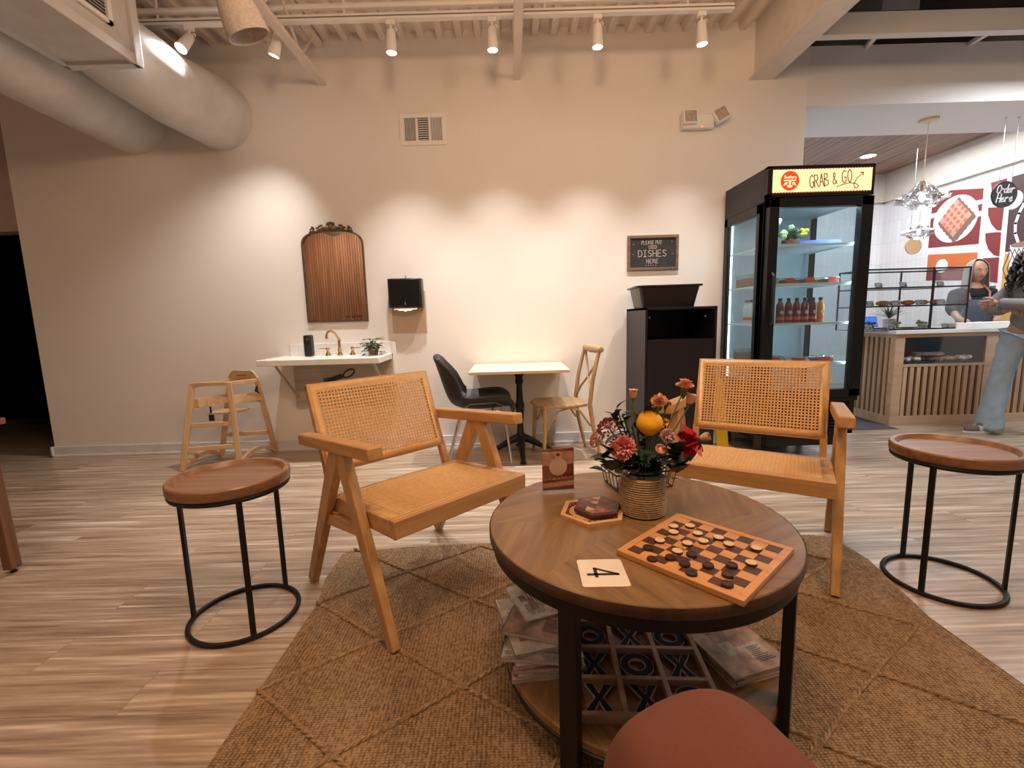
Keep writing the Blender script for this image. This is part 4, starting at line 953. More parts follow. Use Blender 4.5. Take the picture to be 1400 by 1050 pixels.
# magazines: every one a thing
MG = [plain('mag_grey', (.30, .27, .26), .4, var=.6, sc=28), plain('mag_cream', (.46, .38, .30), .4, var=.5, sc=22), plain('mag_sand', (.36, .24, .16), .4, var=.6, sc=18), plain('mag_rose', (.30, .17, .15), .4, var=.6, sc=25), plain('mag_white', (.56, .51, .47), .4, var=.3, sc=30)]
PAGE = plain('page_edge', (.50, .43, .37), .8, var=.2, sc=200)
def magazine(lab, x, y, z, rz, w, d, h, m, grp, extra=None, tiltx=0):
    t = thing('magazine', lab, 'magazine', (x, y, z), rz, grp); t.rotation_euler = (tiltx, 0, rz)
    MB().box(-w / 2 + .002, w / 2 - .001, -d / 2 + .001, d / 2 - .001, .0008, h - .0008).build('pages', PAGE, t, smooth=False)
    c = MB().box(-w / 2, w / 2, -d / 2, d / 2, h - .0008, h); c.box(-w / 2, w / 2, -d / 2, d / 2, 0, .0008); c.box(-w / 2, -w / 2 + .002, -d / 2, d / 2, 0, h); o = c.build('cover', m, t, smooth=False)
    R = random.Random(int(x * 9000 + z * 70000)); pr = MB(); pr.m = 0
    for i in range(7):
        px, py = R.uniform(-w * .42, w * .12), R.uniform(-d * .42, d * .25); pw, pd = R.uniform(.02, w * .35), R.uniform(.012, d * .25); pr.m = i % 3; pr.box(px, min(px + pw, w * .46), py, min(py + pd, d * .46), h, h + .0002 + .00004 * i)
    pr.m = 3
    for i in range(9): py = -d * .38 + i * .007; pr.box(w * .10, w * .10 + R.uniform(.03, .06), py, py + .0025, h + .0002, h + .0007)
    pr.build('cover_print', [MG[3], MG[2], MG[1], plain('print_dark', (.05, .04, .04), .5)], t, smooth=False)
    if extra: extra(t, h + .0006, o)
    return t
def barcode(t, h, o):
    MB().box(-.095, -.055, -.125, -.10, h, h + .0004).build('barcode_patch', plain('label_white', (.6, .56, .52), .5), t, smooth=False)
    b = MB(); x = -.092; R = random.Random(2)
    while x < -.060: w = R.choice((.0006, .001, .0016)); b.box(x, x + w, -.122, -.104, h + .0004, h + .0006); x += w + R.choice((.0008, .0014))
    b.build('barcode', plain('ink_black', (.012, .014, .016)), t, smooth=False)
def title(t, h, o):
    b = MB(); letters(b, 'WES', -.05, -.01, .035, .16, .72, .9, z0=h, z1=h + .0005, M=RZ(0)); b.build('cover_lettering', plain('ink_black', (.012, .014, .016)), t, smooth=False)
    b = MB()
    for i in range(4): b.box(-.05, .02, -.024 - i * .009, -.021 - i * .009, h, h + .0004)
    b.build('cover_lines', plain('ink_black', (.012, .014, .016)), t, smooth=False)
gl = 'magazines stacked on the left of the lower shelf'; gr = 'magazines stacked on the right of the lower shelf'
spec = [('bottom magazine of the left stack on the shelf', 6, .010, 1, 0), ('thin white-edged magazine second from the bottom of the left stack', 10, .007, 4, 0), ('rose magazine in the lower half of the left stack', 3, .009, 3, 0), ('pale magazine in the middle of the left stack, slightly shifted', 9, .008, 4, 0), ('grey newsprint magazine with a barcode near the top of the left stack', -8, .010, 0, 1), ('white-bordered magazine sticking out furthest left in the stack', 14, .006, 4, 0), ('folded sand magazine lying crosswise near the top of the left stack', -18, .010, 2, 0)]
z = SZ + .0005
for i, (l, a, h, m, ex) in enumerate(spec):
    magazine(l, .062 + [0, .006, .010, .004, .0, -.012, .02][i], 1.33 + [0, .004, .0, .010, 0, .03, .06][i], z, math.radians(a), .20, .27, h + .003, MG[m], gl, barcode if ex else None); z += h + .0042
magazine('top magazine of the left stack with large black title letters', .085, 1.45, z, math.radians(-70), .20, .20, .006, MG[4], gl, title)
z = SZ + .0005
for l, a, m, h in (('bottom magazine of the right stack beside the tic-tac-toe tray', 16, 4, .010), ('middle magazine of the right stack with a brown cover', 20, 2, .010), ('top magazine of the right stack with a sandy landscape cover', 17, 2, .006)):
    magazine(l, .64, 1.30, z, math.radians(a), .20, .26, h, MG[m], gr); z += h + .0010
# ============================================================ ALONG THE WALL
# bistro table
t = thing('bistro_table', 'small square bistro table with pale wood top and cast iron pedestal', 'table', (.06, 3.87, 0))
MB().box(-.39, .385, -.31, .31, .725, .75).build('tabletop', MAPLE, t, bevel=.004)
b = MB().lathe([(.055, .70), (.055, .725), (.001, .725)], 20); b.lathe([(.028, .12), (.045, .14), (.045, .17), (.030, .19), (.026, .26), (.036, .40), (.040, .43), (.030, .46), (.024, .60), (.034, .62), (.034, .64), (.028, .66), (.045, .69), (.055, .70)], 20)
b.build('column', IRON, t)
for k in range(4):
    a = k * PI / 2 + .05; c, s = math.cos(a), math.sin(a); b = MB()
    b.tube([(c * .03, s * .03, .145), (c * .10, s * .10, .115), (c * .18, s * .18, .07), (c * .25, s * .25, .035), (c * .275, s * .275, .012)], [.034, .030, .022, .02, .014], 8); b.lathe([(.026, 0), (.026, .014), (.015, .024)], 12, T(c * .27, s * .27, 0))
    b.build('foot', IRON, t)
# black padded chair, facing right
t = thing('padded_chair', 'black padded shell chair on thin steel legs left of the bistro table', 'chair', (-.27, 3.80, 0), math.radians(90) + .08)
# local: front = -y ; seat shell from a swept profile
prof = [(-.255, .425), (-.275, .455), (-.265, .495), (-.20, .49), (0, .465), (.13, .455), (.20, .49), (.235, .58), (.275, .72), (.315, .86), (.325, .885)]
b = MB(); nx = 14; vs = []; fs = []; K = len(prof)
def shell(off):
    out = []
    for i in range(nx + 1):
        u = -1 + 2 * i / nx
        for j, (y, z) in enumerate(prof):
            q = j / (K - 1); w = .215 + .035 * math.sin(PI * min(1, q * 1.3)) - .045 * max(0, q - .6) / .4
            e = abs(u) ** 3; wrap = .11 * e if 3 <= j <= 8 else .03 * e
            yy = y - (wrap * 1.1 if j >= 6 else 0) ; zz = z + (wrap * .9 if j < 7 else 0) - (.03 * e if j > 8 else 0)
            n = j / (K - 1); dy, dz = (0, -off) if j < 5 else (off * .9, -off * .25)
            out.append((u * w, yy + dy, zz + dz))
    return out
top = shell(0); bot = shell(.045); b.add(top + bot, [])
L = len(top)
for i in range(nx):
    for j in range(K - 1):
        a = i * K + j; fs.append((a, a + K, a + K + 1, a + 1)); fs.append((L + a, L + a + 1, L + a + K + 1, L + a + K))
for i in range(nx): a = i * K; fs += [(a, L + a, L + a + K, a + K), (a + K - 1, a + 2 * K - 1, L + a + 2 * K - 1, L + a + K - 1)]
for j in range(K - 1): fs += [(j, j + 1, L + j + 1, L + j), (nx * K + j, L + nx * K + j, L + nx * K + j + 1, nx * K + j + 1)]
b.f = fs; b.mi = [0] * len(fs)
o = b.build('seat_shell', BLACKF, t, weld=True); s = o.modifiers.new('soft', 'SUBSURF'); s.levels = 1; s.render_levels = 1
for s in (-1, 1):
    MB().tube([(s * .232, -.235, 0), (s * .215, -.20, .30), (s * .20, -.175, .415), (s * .20, -.14, .43), (s * .20, .08, .42), (s * .205, .14, .40), (s * .22, .20, .25), (s * .235, .27, 0)], .0085, 8).build('leg_frame', STEEL, t)
    MB().tube([(s * .235, -.20, .47), (s * .243, -.12, .505), (s * .245, .08, .50), (s * .24, .15, .45)], .004, 6).build('piping', STEEL, t)
MB().tube([(-.20, -.10, .425), (.20, -.10, .425)], .008).build('stretcher', STEEL, t)
# cross-back chair, facing left
t = thing('cross_back_chair', 'wooden cross-back chair right of the bistro table, facing it', 'chair', (.40, 3.81, 0), math.radians(-90) + .17)
b = MB().prism([(-.20, -.19), (-.10, -.235), (.10, -.235), (.20, -.19), (.215, -.02), (.17, .17), (.0, .20), (-.17, .17), (-.215, -.02)], .435, .462); b.build('seat', ELMX, t, bevel=.010, seg=3)
for s in (-1, 1):
    MB().tube([(s * .175, -.175, .44), (s * .185, -.185, .25), (s * .19, -.20, 0)], [.018, .016, .012], 10).build('front_leg', ELM, t)
    MB().tube([(s * .20, .275, 0), (s * .19, .215, .25), (s * .185, .185, .45), (s * .185, .21, .65), (s * .18, .25, .82), (s * .175, .275, .90)], [.012, .016, .018, .016, .016, .015], 10).build('rear_post', ELM, t)
    P = [(s * .182, -.165, .28)] + [(s * (.182 - .16 * math.sin(a)), -.165, .28 + .145 * (1 - math.cos(a)) ** .8) for a in [PI / 2 * i / 8 for i in range(1, 9)]]
    MB().tube(P, .009, 6).build('bent_brace', ELM, t)
    MB().tube([(s * .183, -.165 + 0, .28), (s * .19, -.08, .41), (s * .19, .02, .44), (s * .19, .10, .41), (s * .187, .19, .28)], .009, 6).build('bent_brace', ELM, t)
b = MB(); b.lathe([(.001, -.205), (.022, -.20), (.030, -.15), (.034, 0), (.030, .15), (.022, .20), (.001, .205)], 16, T(0, .275, .885) @ RY(PI / 2)); b.build('crest_rail', ELMX, t)
for s in (-1, 1):
    MB().tube([(s * .165, .272, .86), (s * .10, .262, .76), (0, .238, .66), (-s * .12, .21, .56), (-s * .175, .19, .475)], .010, 6).build('cross_strap', ELM, t)
# high chair
t = thing('high_chair', 'wooden restaurant high chair standing by the wall on the left', 'high chair', (-2.455, 3.95, 0), .0)
F = {'FL': (-.20, -.27), 'FR': (.175, -.13), 'RR': (.285, .20), 'RL': (-.22, .215)}
Tp = {'FL': (-.105, -.21), 'FR': (.195, -.215), 'RR': (.275, -.06), 'RL': (.02, .10)}
F = {'FL': (-.225, -.29), 'FR': (.17, -.17), 'RR': (.275, .22), 'RL': (-.16, .12)}
Tp = {'FL': (-.13, -.19), 'FR': (.165, -.19), 'RR': (.30, -.02), 'RL': (.03, .06)}
def at(k, z):
    q = z / .70; return Vector((F[k][0] * (1 - q) + Tp[k][0] * q, F[k][1] * (1 - q) + Tp[k][1] * q, z))
for k in F: MB().bar(at(k, 0), at(k, .70), .042, .026, (1, .3, 0)).build('leg', BEECH, t, bevel=.004)
def rail(a, b_, z0, z1, w, h, nm='rail'): MB().bar(at(a, z0), at(b_, z1), w, h, (0, 0, 1)).build(nm, BEECHX, t, bevel=.003)
rail('FL', 'FR', .36, .36, .035, .018, 'rung'); rail('FL', 'FR', .17, .17, .035, .018, 'rung')
rail('FL', 'FR', .69, .69, .028, .03); rail('RL', 'RR', .20, .20, .035, .018, 'rung'); rail('FR', 'RR', .69, .69, .03, .03); rail('FL', 'RL', .68, .68, .03, .03)
rail('FR', 'RR', .55, .55, .075, .016, 'side_panel'); rail('FL', 'RL', .53, .53, .075, .016, 'side_panel'); rail('RL', 'RR', .52, .52, .05, .016, 'side_panel')
for a, c in (('FL', 'RL'), ('FR', 'RR')):
    p, q = at(a, .0), at(c, .0); b = MB()
    P = [p.lerp(q, u) + Vector((0, 0, .018 + .07 * math.sin(PI * u))) for u in [i / 10 for i in range(11)]]
    for u in range(10): b.bar(P[u], P[u + 1] + (P[u + 1] - P[u]) * .08, .022, .034)
    b.build('bottom_rail', BEECHX, t)
p, q = at('RL', .70), at('RR', .70); dx = (q - p).normalized(); M = T(*p.lerp(q, .5)) @ RZ(math.atan2(dx.y, dx.x))
hb = MB().prism([(-.16, -.02), (.16, -.02), (.16, .01), (.115, .065), (.09, .075), (-.09, .075), (-.115, .065), (-.16, .01)], -.010, .010, M @ RX(PI / 2)).build('headboard', BEECHX, t, bevel=.003)
MB().box(-.055, .055, -.0135, -.010, .028, .038, M).build('warning_sticker', plain('sticker_red', (.62, .08, .03), .5), t, smooth=False)
c = (at('FL', .44) + at('FR', .44) + at('RL', .44) + at('RR', .44)) / 4
MB().bar((c.x - .12, c.y, .44), (c.x + .12, c.y, .44), .20, .012, (0, 1, 0)).build('seat_board', BEECHX, t, bevel=.002)
b = MB(); q = at('FL', .50) + Vector((.13, .06, 0)); b.bar(q, q + Vector((0, 0, -.09)), .014, .004); b.box(-.02, .02, -.006, .006, -.03, .02, T(q.x, q.y, q.z - .09)); b.tube([at('RR', .66), at('RR', .60) + Vector((-.02, -.02, 0)), at('RR', .57)], .012, 6)
b.build('safety_strap', BLACKPL, t)
# dark table cut by the left edge of the picture
t = thing('dark_wood_table', 'dark wooden table leg and apron cut off by the left edge of the photo', 'table', (-2.43, 2.13, 0))
b = MB().bar((-.01, 0, .02), (-.035, 0, .72), .045, .05, w2=.05, h2=.05); b.build('leg', WALNUT, t, bevel=.003)
MB().lathe([(.013, 0), (.013, .008), (.006, .012), (.006, .03)], 12, T(-.008, 0, 0)).build('foot_glide', BLACKPL, t)
MB().box(-.75, -.02, -.02, .02, .14, .24).build('stretcher', WALNUT, t, bevel=.003)
MB().bar((-.78, 0, .02), (-.76, 0, .72), .045, .05).build('leg', WALNUT, t, bevel=.003)
MB().box(-.85, .02, -.7, .06, .72, .75).build('tabletop', WALNUT, t, bevel=.004)
MB().bar((-.035, -.62, .0), (-.035, -.62, .72), .05, .05).build('leg', WALNUT, t, bevel=.003); MB().bar((-.77, -.62, .0), (-.77, -.62, .72), .05, .05).build('leg', WALNUT, t, bevel=.003)

# black return cabinet and bus tub
t = thing('dish_return_cabinet', 'black cabinet with an open slot for used dishes', 'cabinet', (1.305, 3.89, 0))
b = MB(); w, d = .275, .29
b.box(-w, -w + .018, -d, d, 0, 1.20); b.box(w - .018, w, -d, d, 0, 1.20); b.box(-w, w, -d, d, 1.182, 1.20); b.box(-w, w, d - .012, d, 0, 1.20); b.box(-w + .018, w - .018, -d + .01, d, .03, .05); b.box(-w + .018, w - .018, -d + .02, d - .012, .93, .945)
b.build('carcass', BLACKP, t, bevel=.0015, smooth=False)
MB().box(-w + .020, w - .020, -d, -d + .018, .03, .955).build('door', BLACKP, t, bevel=.002, smooth=False)
b = MB()
for x in (-.22, .22): b.lathe([(.012, 0), (.012, .01)], 12, T(x, -.20, 1.12) @ RX(0))
b.build('hinge', STEEL, t)
t = thing('bus_tub', 'black plastic bus tub on top of the black cabinet', 'tub', (1.245, 3.86, 1.2005), math.radians(-3))
b = MB(); a0, a1, c0, c1 = .20, .232, .17, .205; r = .03
def rr(w, h, r, z): return [(x, y, z) for x, y in rrect(w, h, r, 5)]
n = 24; rings = [rr(a0, c0, .03, 0), rr(a1, c1, .04, .155), rr(a1 + .02, c1 + .02, .05, .158), rr(a1 + .022, c1 + .022, .05, .170), rr(a1 - .006, c1 - .006, .04, .170), rr(a0 - .006, c0 - .006, .03, .006)]
b.add([p for q in rings for p in q], [(k * n + i, k * n + (i + 1) % n, (k + 1) * n + (i + 1) % n, (k + 1) * n + i) for k in range(5) for i in range(n)] + [tuple(range(n))[::-1], tuple(range(5 * n, 6 * n))])
b.build('tub_body', BLACKPL, t)

t = thing('wet_floor_sign', 'yellow folding floor sign half hidden between the black cabinet and the fridge', 'floor sign', (1.735, 3.93, 0), .3)
YS = plain('sign_yellow', (.72, .48, .02), .5)
MB().bar((0, -.10, 0), (0, -.015, .56), .12, .012).build('front_panel', YS, t, bevel=.003, smooth=False); MB().bar((0, .10, 0), (0, .015, .56), .12, .012).build('rear_panel', YS, t, bevel=.003, smooth=False)
MB().box(-.04, .04, -.02, .02, .555, .60).build('handle', YS, t, bevel=.004, smooth=False)

# ============================================================ GLASS FRIDGE
FX, FY = 1.86, 3.50; FW, FD = .76, .66
t = thing('display_fridge', 'tall black glass display fridge with a lit Grab and Go header', 'fridge', (FX, FY, 0))
b = MB(); e = .05
b.box(0, FW, .03, FD, .20, .50); b.box(0, FW, .03, FD, 1.93, 2.165)
for x in (0, FW - .035):
    for y in (.03, FD - .06): b.box(x, x + .035, y, y + .06, .5, 1.93)
b.box(0, FW, FD - .02, FD, .5, 1.93); b.box(.0, .04, .03, .13, .5, 1.93); b.box(0, .035, .03, FD, 1.86, 1.93); b.box(0, .035, .03, FD, .5, .60)
b.box(.0, FW, -.005, .03, .46, .50); b.box(.11, FW - .10, .05, FD - .08, .10, .20)
b.build('cabinet_body', plain('fridge_black', (.010, .009, .010), .35, spec=.3), t, bevel=.004, smooth=False)
INT = plain('fridge_interior', (.26, .31, .34), .4)
b = MB().box(.035, FW - .035, FD - .028, FD - .021, .50, 1.93); b.box(.035, FW - .035, .04, FD - .03, .50, .515); b.box(.035, FW - .035, .04, FD - .03, 1.91, 1.93)
b.build('interior_lining', INT, t, smooth=False)
MB().box(.010, .016, .13, FD - .06, .60, 1.86).build('side_glass', GLASSD, t, smooth=False); MB().box(FW - .016, FW - .010, .09, FD - .06, .50, 1.93).build('side_glass', GLASSD, t, smooth=False)
# door
b = MB(); x0, x1, z0, z1 = .012, FW - .005, .50, 1.945
b.box(x0, x0 + .07, -.03, .028, z0, z1); b.box(x1 - .085, x1, -.03, .028, z0, z1); b.box(x0, x1, -.03, .028, z1 - .065, z1); b.box(x0, x1, -.03, .028, z0, z0 + .055)
dr = b.build('door', plain('fridge_black', (.014, .012, .013)), t, bevel=.003, smooth=False)
MB().box(x0 + .07, x1 - .085, -.012, -.006, z0 + .055, z1 - .065).build('door_glass', GLASSD, dr, smooth=False)
MB().tube([(x0 + .035, -.032, 1.05), (x0 + .035, -.06, 1.07), (x0 + .035, -.06, 1.40), (x0 + .035, -.032, 1.42)], .010, 8).build('door_handle', BLACKPL, dr)
b = MB()
for i in range(9): b.bar((.06, .006, .235 + i * .026), (FW - .06, .006, .235 + i * .026), .016, .004, (0, 1, -.8))
b.box(.02, FW - .02, .0, .012, .205, .225); b.box(.02, FW - .02, .0, .012, .455, .475); b.box(.02, .06, .0, .03, .205, .475); b.box(FW - .06, FW - .02, .0, .03, .205, .475)
b.build('vent_grille', BLACKM, t, smooth=False)
for x in (.06, FW - .06):
    for y in (.08, FD - .08):
        c = MB().lathe([(.001, -.014), (.038, -.014), (.040, -.008), (.040, .008), (.038, .014), (.001, .014)], 20, T(x, y, .04) @ RY(PI / 2)).build('caster', BLACKPL, t)
        MB().bar((x, y + .01, .04), (x, y, .20), .045, .03).build('caster_fork', BLACKPL, c)
# header sign
M = T(0, -.012, 0) @ RX(PI / 2)
b = MB(); b.box(.0, FW, -.010, .03, 1.955, 1.975); b.box(.0, FW, -.010, .03, 2.15, 2.165); b.box(0, .03, -.010, .03, 1.955, 2.165); b.box(FW - .012, FW, -.010, .03, 1.955, 2.165); b.build('header_frame', plain('fridge_black', (.014, .012, .013)), t, smooth=False)
hp = MB(); P = []
K = 34
for i in range(K * 4 + 1): u = i / (K * 4); P.append((.035 + .707 * u, 2.139 + .003 * math.cos(u * K * 2 * PI)))
for i in range(K * 4 + 1): u = 1 - i / (K * 4); P.append((.035 + .707 * u, 1.985 + .003 * math.cos(u * K * 2 * PI)))
for i in range(K * 4): a, c = P[i], P[i + 1]; d, e2 = P[len(P) - 1 - i], P[len(P) - 2 - i]; hp.add([(a[0], a[1], 0), (c[0], c[1], 0), (e2[0], e2[1], 0), (d[0], d[1], 0)], [(3, 2, 1, 0)], M @ T(0, 0, -.004))
hd = hp.build('header_panel', emis('lit_cream', (1.0, .74, .40), .72), t, smooth=False)
MB().box(.03, FW - .012, 0, .004, 1.975, 2.15).build('header_back', plain('header_red', (.16, .02, .012), .5), t, smooth=False)
LR = emis('lit_red', (.85, .05, .012), .62); LC = emis('lit_cream2', (1, .76, .46), .72)
b = MB(); b.prism(circle(.066, 40, .155, 2.062), 0, .001, M); b.build('logo_disc', LR, hd, smooth=False)
b = MB(); letters(b, 'Southery', .109, 2.078, .021, .13, .55, 1.0, .25, .001, .0018, M, tilt=.0)
b.box(.111, .199, 0, .001, 2.060, 2.068, T(0, -.0145, 0)); b.prism([(.148, 2.060), (.162, 2.060), (.160, 2.035), (.173, 2.022), (.173, 2.017), (.137, 2.017), (.137, 2.022), (.150, 2.035)], .001, .0018, M)
for s in (-1, 1):
    for k in range(4): b.prism(circle(.0055, 8, .155 + s * (.026 + .008 * (k % 2) + .006 * (k // 2)), 2.048 - .010 * (k // 2) - .004 * (k % 2)), .001, .0018, M)
    ribbon(b, [(.155 + s * .012, 2.052), (.155 + s * .022, 2.040), (.155 + s * .014, 2.026)], .003, .001, .0018, M)
b.build('logo_lettering', LC, hd, smooth=False)
b = MB(); TL = lambda s_, x_, y_, h_, sx_, ad_: letters(b, s_, 0, 0, h_, .065, ad_, sx_, .02, .0002, .001, M @ T(x_, y_, 0) @ RZ(.11)); TL('GRAB', .300, 2.008, .086, .58, .70); TL('&', .462, 2.030, .078, .60, .7); TL('GO', .528, 2.036, .086, .60, .78)
b.build('header_lettering', plain('ink_brown', (.10, .05, .03), .6), hd, smooth=False); b = MB()
ribbon(b, [(.490, 2.012), (.53, 2.027), (.58, 2.038), (.625, 2.032), (.648, 2.014), (.636, 2.000), (.618, 2.004), (.612, 2.030), (.632, 2.068), (.672, 2.104)], .005, .0002, .001, M); ribbon(b, [(.650, 2.108), (.674, 2.107), (.672, 2.084)], .005, .0002, .001, M)
b.build('header_arrow', plain('ink_brown', (.10, .05, .03), .6), hd, smooth=False)
LED = emis('cold_led', (.62, .88, 1.0), 5)
b = MB(); b.box(FW - .055, FW - .043, .035, .047, .53, 1.90); b.box(.045, .055, FD - .05, FD - .04, .53, 1.90); b.box(.05, FW - .06, .04, .05, 1.895, 1.905); b.build('led_strip', LED, t, smooth=False)
def al(name, loc, sx, sy, p, rot, par):
    d = bpy.data.lights.new(name, 'AREA'); d.shape = 'RECTANGLE'; d.size = sx; d.size_y = sy; d.energy = p; d.color = (.70, .92, 1.0)
    o = bpy.data.objects.new(name, d); COL.objects.link(o); o.parent = par; o.location = loc; o.rotation_euler = rot
al('fridge_light', (FW - .06, .06, 1.2), .02, 1.3, 4.5, (PI / 2, 0, math.radians(45)), t); al('fridge_light', (.38, .07, 1.895), .6, .05, 3, (0, 0, 0), t)
SHZ = [.745, 1.05, 1.345, 1.63]
for i, z in enumerate(SHZ):
    s = MB().box(.04, FW - .06, .06, .075, z - .012, z + .006); s.box(.04, .05, .06, FD - .04, z - .012, z); s.box(FW - .07, FW - .06, .06, FD - .04, z - .012, z)
    for k in range(22): x = .05 + k * .030; s.box(x, x + .012, .075, FD - .04, z - .004, z)
    s.build('wire_shelf', plain('shelf_white', (.68, .75, .78), .35), t, smooth=False)
# stock: bottles on the third shelf
def bottle(lab, x, y, z, liquid, first=None, grp='bottles in the fridge'):
    if first: return dup(first, (x, y, z), label=lab)
    t = thing('juice_bottle', lab, 'bottle', (x, y, z), 0, grp)
    MB().lathe([(.001, 0), (.026, 0), (.028, .004), (.028, .12), (.024, .145), (.013, .165), (.013, .175), (.001, .175)], 16).build('bottle_body', liquid, t)
    MB().lathe([(.015, .172), (.015, .192), (.001, .192)], 14).build('cap', BLACKPL, t)
    MB().lathe([(.0285, .030), (.0285, .052)], 16, cap=False).build('label_band', plain('label_orange_red', (.62, .10, .04), .5), t); b = MB().lathe([(.0001, 0), (.014, 0), (.014, .001), (.0001, .001)], 14, T(0, -.0288, .085) @ RX(PI / 2)); b.build('round_label', plain('label_cream', (.60, .48, .42)), t)
    return t
zb = SHZ[1] + .001
b0 = bottle('clear water-like bottle at the left end of the bottle row in the fridge', FX + .115, FY + .11, zb, plain('milk_glass', (.60, .68, .70), .1))
b1 = bottle('dark red juice bottle, first of the red ones after the clear bottle', FX + .20, FY + .11, zb, plain('red_juice', (.16, .012, .015), .12))
for i, l in enumerate(('second dark red juice bottle from the left', 'third dark red juice bottle, in the middle of the row', 'fourth dark red juice bottle, next but one to the orange bottle', 'last dark red juice bottle, touching the orange one')): bottle(l, FX + .265 + .062 * i, FY + .11, zb, None, b1)
bottle('orange juice bottle at the right end of the row in the fridge', FX + .515, FY + .12, zb, plain('orange_juice', (.70, .30, .02), .12))
for i, l in enumerate(('pale bottle seen through the side glass, nearest the front', 'pale bottle seen through the side glass, middle of three', 'pale bottle seen through the side glass, farthest back')): bottle(l, FX + .085, FY + .24 + i * .075, zb, None, b0)
# clear tubs and boxes
def tub(lab, x, y, z, w, d, h, m, lidc=None, red=True, cat='container'):
    t = thing('food_container', lab, cat, (x, y, z), 0, 'packed food in the fridge')
    MB().box(-w, w, -d, d, 0, h * .7).build('contents', m, t, bevel=.006)
    MB().box(-w - .003, w + .003, -d - .003, d + .003, h * .7, h).build('clear_lid', glass('lid_plastic', (.85, .88, .88), .12, .08) if 'lid_plastic' not in MATS else MATS['lid_plastic'], t, bevel=.005)
    if red: MB().box(-w * .6, w * .6, -d - .0045, -d - .0035, h * .1, h * .9).build('red_label', plain('label_red', (.62, .05, .03), .5), t, smooth=False)
    return t
z = SHZ[2] + .001; CAKE = plain('cake_brown', (.20, .10, .05), .7, var=.4, sc=50); PASTE = plain('pale_salad', (.48, .44, .30), .7, var=.4, sc=70)
for i, (x, m, l) in enumerate(((.12, PASTE, 'first food container from the left on the second shelf down'), (.26, CAKE, 'second food container from the left on the second shelf down'), (.41, CAKE, 'third food container from the left on the second shelf down'), (.58, CAKE, 'food container at the right end of the second shelf down'))): tub(l, FX + x, FY + .15, z, .055, .05, .05, m)
tub('bulky tray of rolls stacked behind the side glass, upper one', FX + .13, FY + .42, z + .0005, .07, .12, .10, CAKE, red=False)
z = SHZ[0] + .001
tub('low kraft tray at the left on the lowest visible shelf', FX + .15, FY + .13, z, .08, .055, .06, PASTE); tub('low kraft tray in the middle of the lowest visible shelf', FX + .34, FY + .13, z, .09, .055, .05, plain('meringue', (.72, .70, .62), .7)); tub('low kraft tray at the right of the lowest visible shelf', FX + .54, FY + .13, z, .08, .055, .05, CAKE)
tub('dark tray behind the side glass on the lowest visible shelf', FX + .13, FY + .40, z, .07, .14, .09, CAKE, red=False)
# two arrangements on the top shelf
def posy(lab, x, cols, seed):
    R = random.Random(seed); t = thing('flower_bowl', lab, 'flower arrangement', (FX + x, FY + .20, SHZ[3] + .001), 0, 'flower bowls in the fridge')
    MB().lathe([(.001, 0), (.05, 0), (.06, .03), (.06, .05), (.001, .05)], 18).build('bowl', plain('pot_rust', (.24, .07, .04), .5), t)
    b = MB(); [leaf(b, (R.uniform(-.04, .04), R.uniform(-.03, .03), .05 + R.uniform(0, .05)), (R.uniform(-1, 1), R.uniform(-1, .4), R.uniform(.1, 1.2)), .07, .03) for i in range(46)]; b.build('leaves', plain('posy_green', (.10, .16, .06), .6), t)
    b = MB()
    for k, (dx, dz, r, ci) in enumerate(cols):
        b.m = ci
        for q in range(12): b.ball((dx + R.uniform(-r, r) * .6, -.05 + R.uniform(-r, r) * .5, dz + R.uniform(-r, r) * .6), r * .45, 8, 5)
    b.build('blossoms', [plain('blossom_green', (.46, .60, .30), .7), plain('blossom_white', (.66, .74, .66), .7), plain('blossom_yellow', (.75, .62, .04), .6)], t)
posy('flower bowl with green and yellow blossoms on the top fridge shelf', .30, [(-.085, .09, .035, 0), (.075, .10, .032, 2), (-.02, .14, .02, 0)], 1)
posy('white hydrangea bowl at the left on the top fridge shelf', .135, [(-.03, .15, .035, 1), (.03, .17, .035, 1), (0, .11, .03, 1)], 2)
t = tag(MB().box(-.16, .16, -.02, .02, 0, .045, T(FX + .52, FY + .20, SHZ[3] + .001)).build('shelf_strip', plain('periwinkle_plastic', (.16, .20, .62), .5), smooth=False), 'periwinkle blue strip on the top fridge shelf, right of the flowers', 'shelf strip')

# ============================================================ SERVICE COUNTER
t = thing('service_counter', 'wooden slatted service counter with white top and a glazed niche', 'counter', (3.70, 4.50, 0))
b = MB().box(-.03, 1.95, -.03, .56, .895, .93); b.build('countertop', plain('counter_white', (.70, .69, .68), .3), t, bevel=.004, smooth=False)
b = MB().box(0, 1.9, -.003, .02, 0, .09); b.box(0, 1.9, -.003, .02, .86, .895); b.box(0, .09, -.003, .02, .09, .86); b.box(.875, .99, -.003, .02, .09, .86); b.box(.09, .875, -.003, .02, .575, .60)
b.box(-.003, .02, 0, .54, 0, .09); b.box(-.003, .02, 0, .54, .86, .895); b.box(-.003, .02, 0, .06, .09, .86); b.build('counter_frame', SLATX, t, bevel=.002, smooth=False)
sl = [('slat', .10 + i * .066, 'f') for i in range(12)] + [('slat', 1.01 + i * .066, 'F') for i in range(13)] + [('slat', .085 + i * .066, 's') for i in range(7)]
for nm, p, k in sl:
    b = MB()
    if k == 'f': b.box(p, p + .038, 0, .02, .09, .575)
    elif k == 'F': b.box(p, p + .038, 0, .02, .09, .86)
    else: b.box(0, .02, p, p + .038, .09, .86)
    o = b.build(nm, SLAT, t, smooth=False); o.data.transform(Matrix.Identity(4))
b = MB().box(.03, 1.9, .06, .07, .0, .575); b.box(.03, .04, .06, .54, .0, .86); b.box(.99, 1.9, .06, .07, 0, .86); b.box(.03, 1.9, .53, .54, 0, .89); b.build('dark_backing', plain('backing_dark', (.035, .024, .018), .8), t, smooth=False)
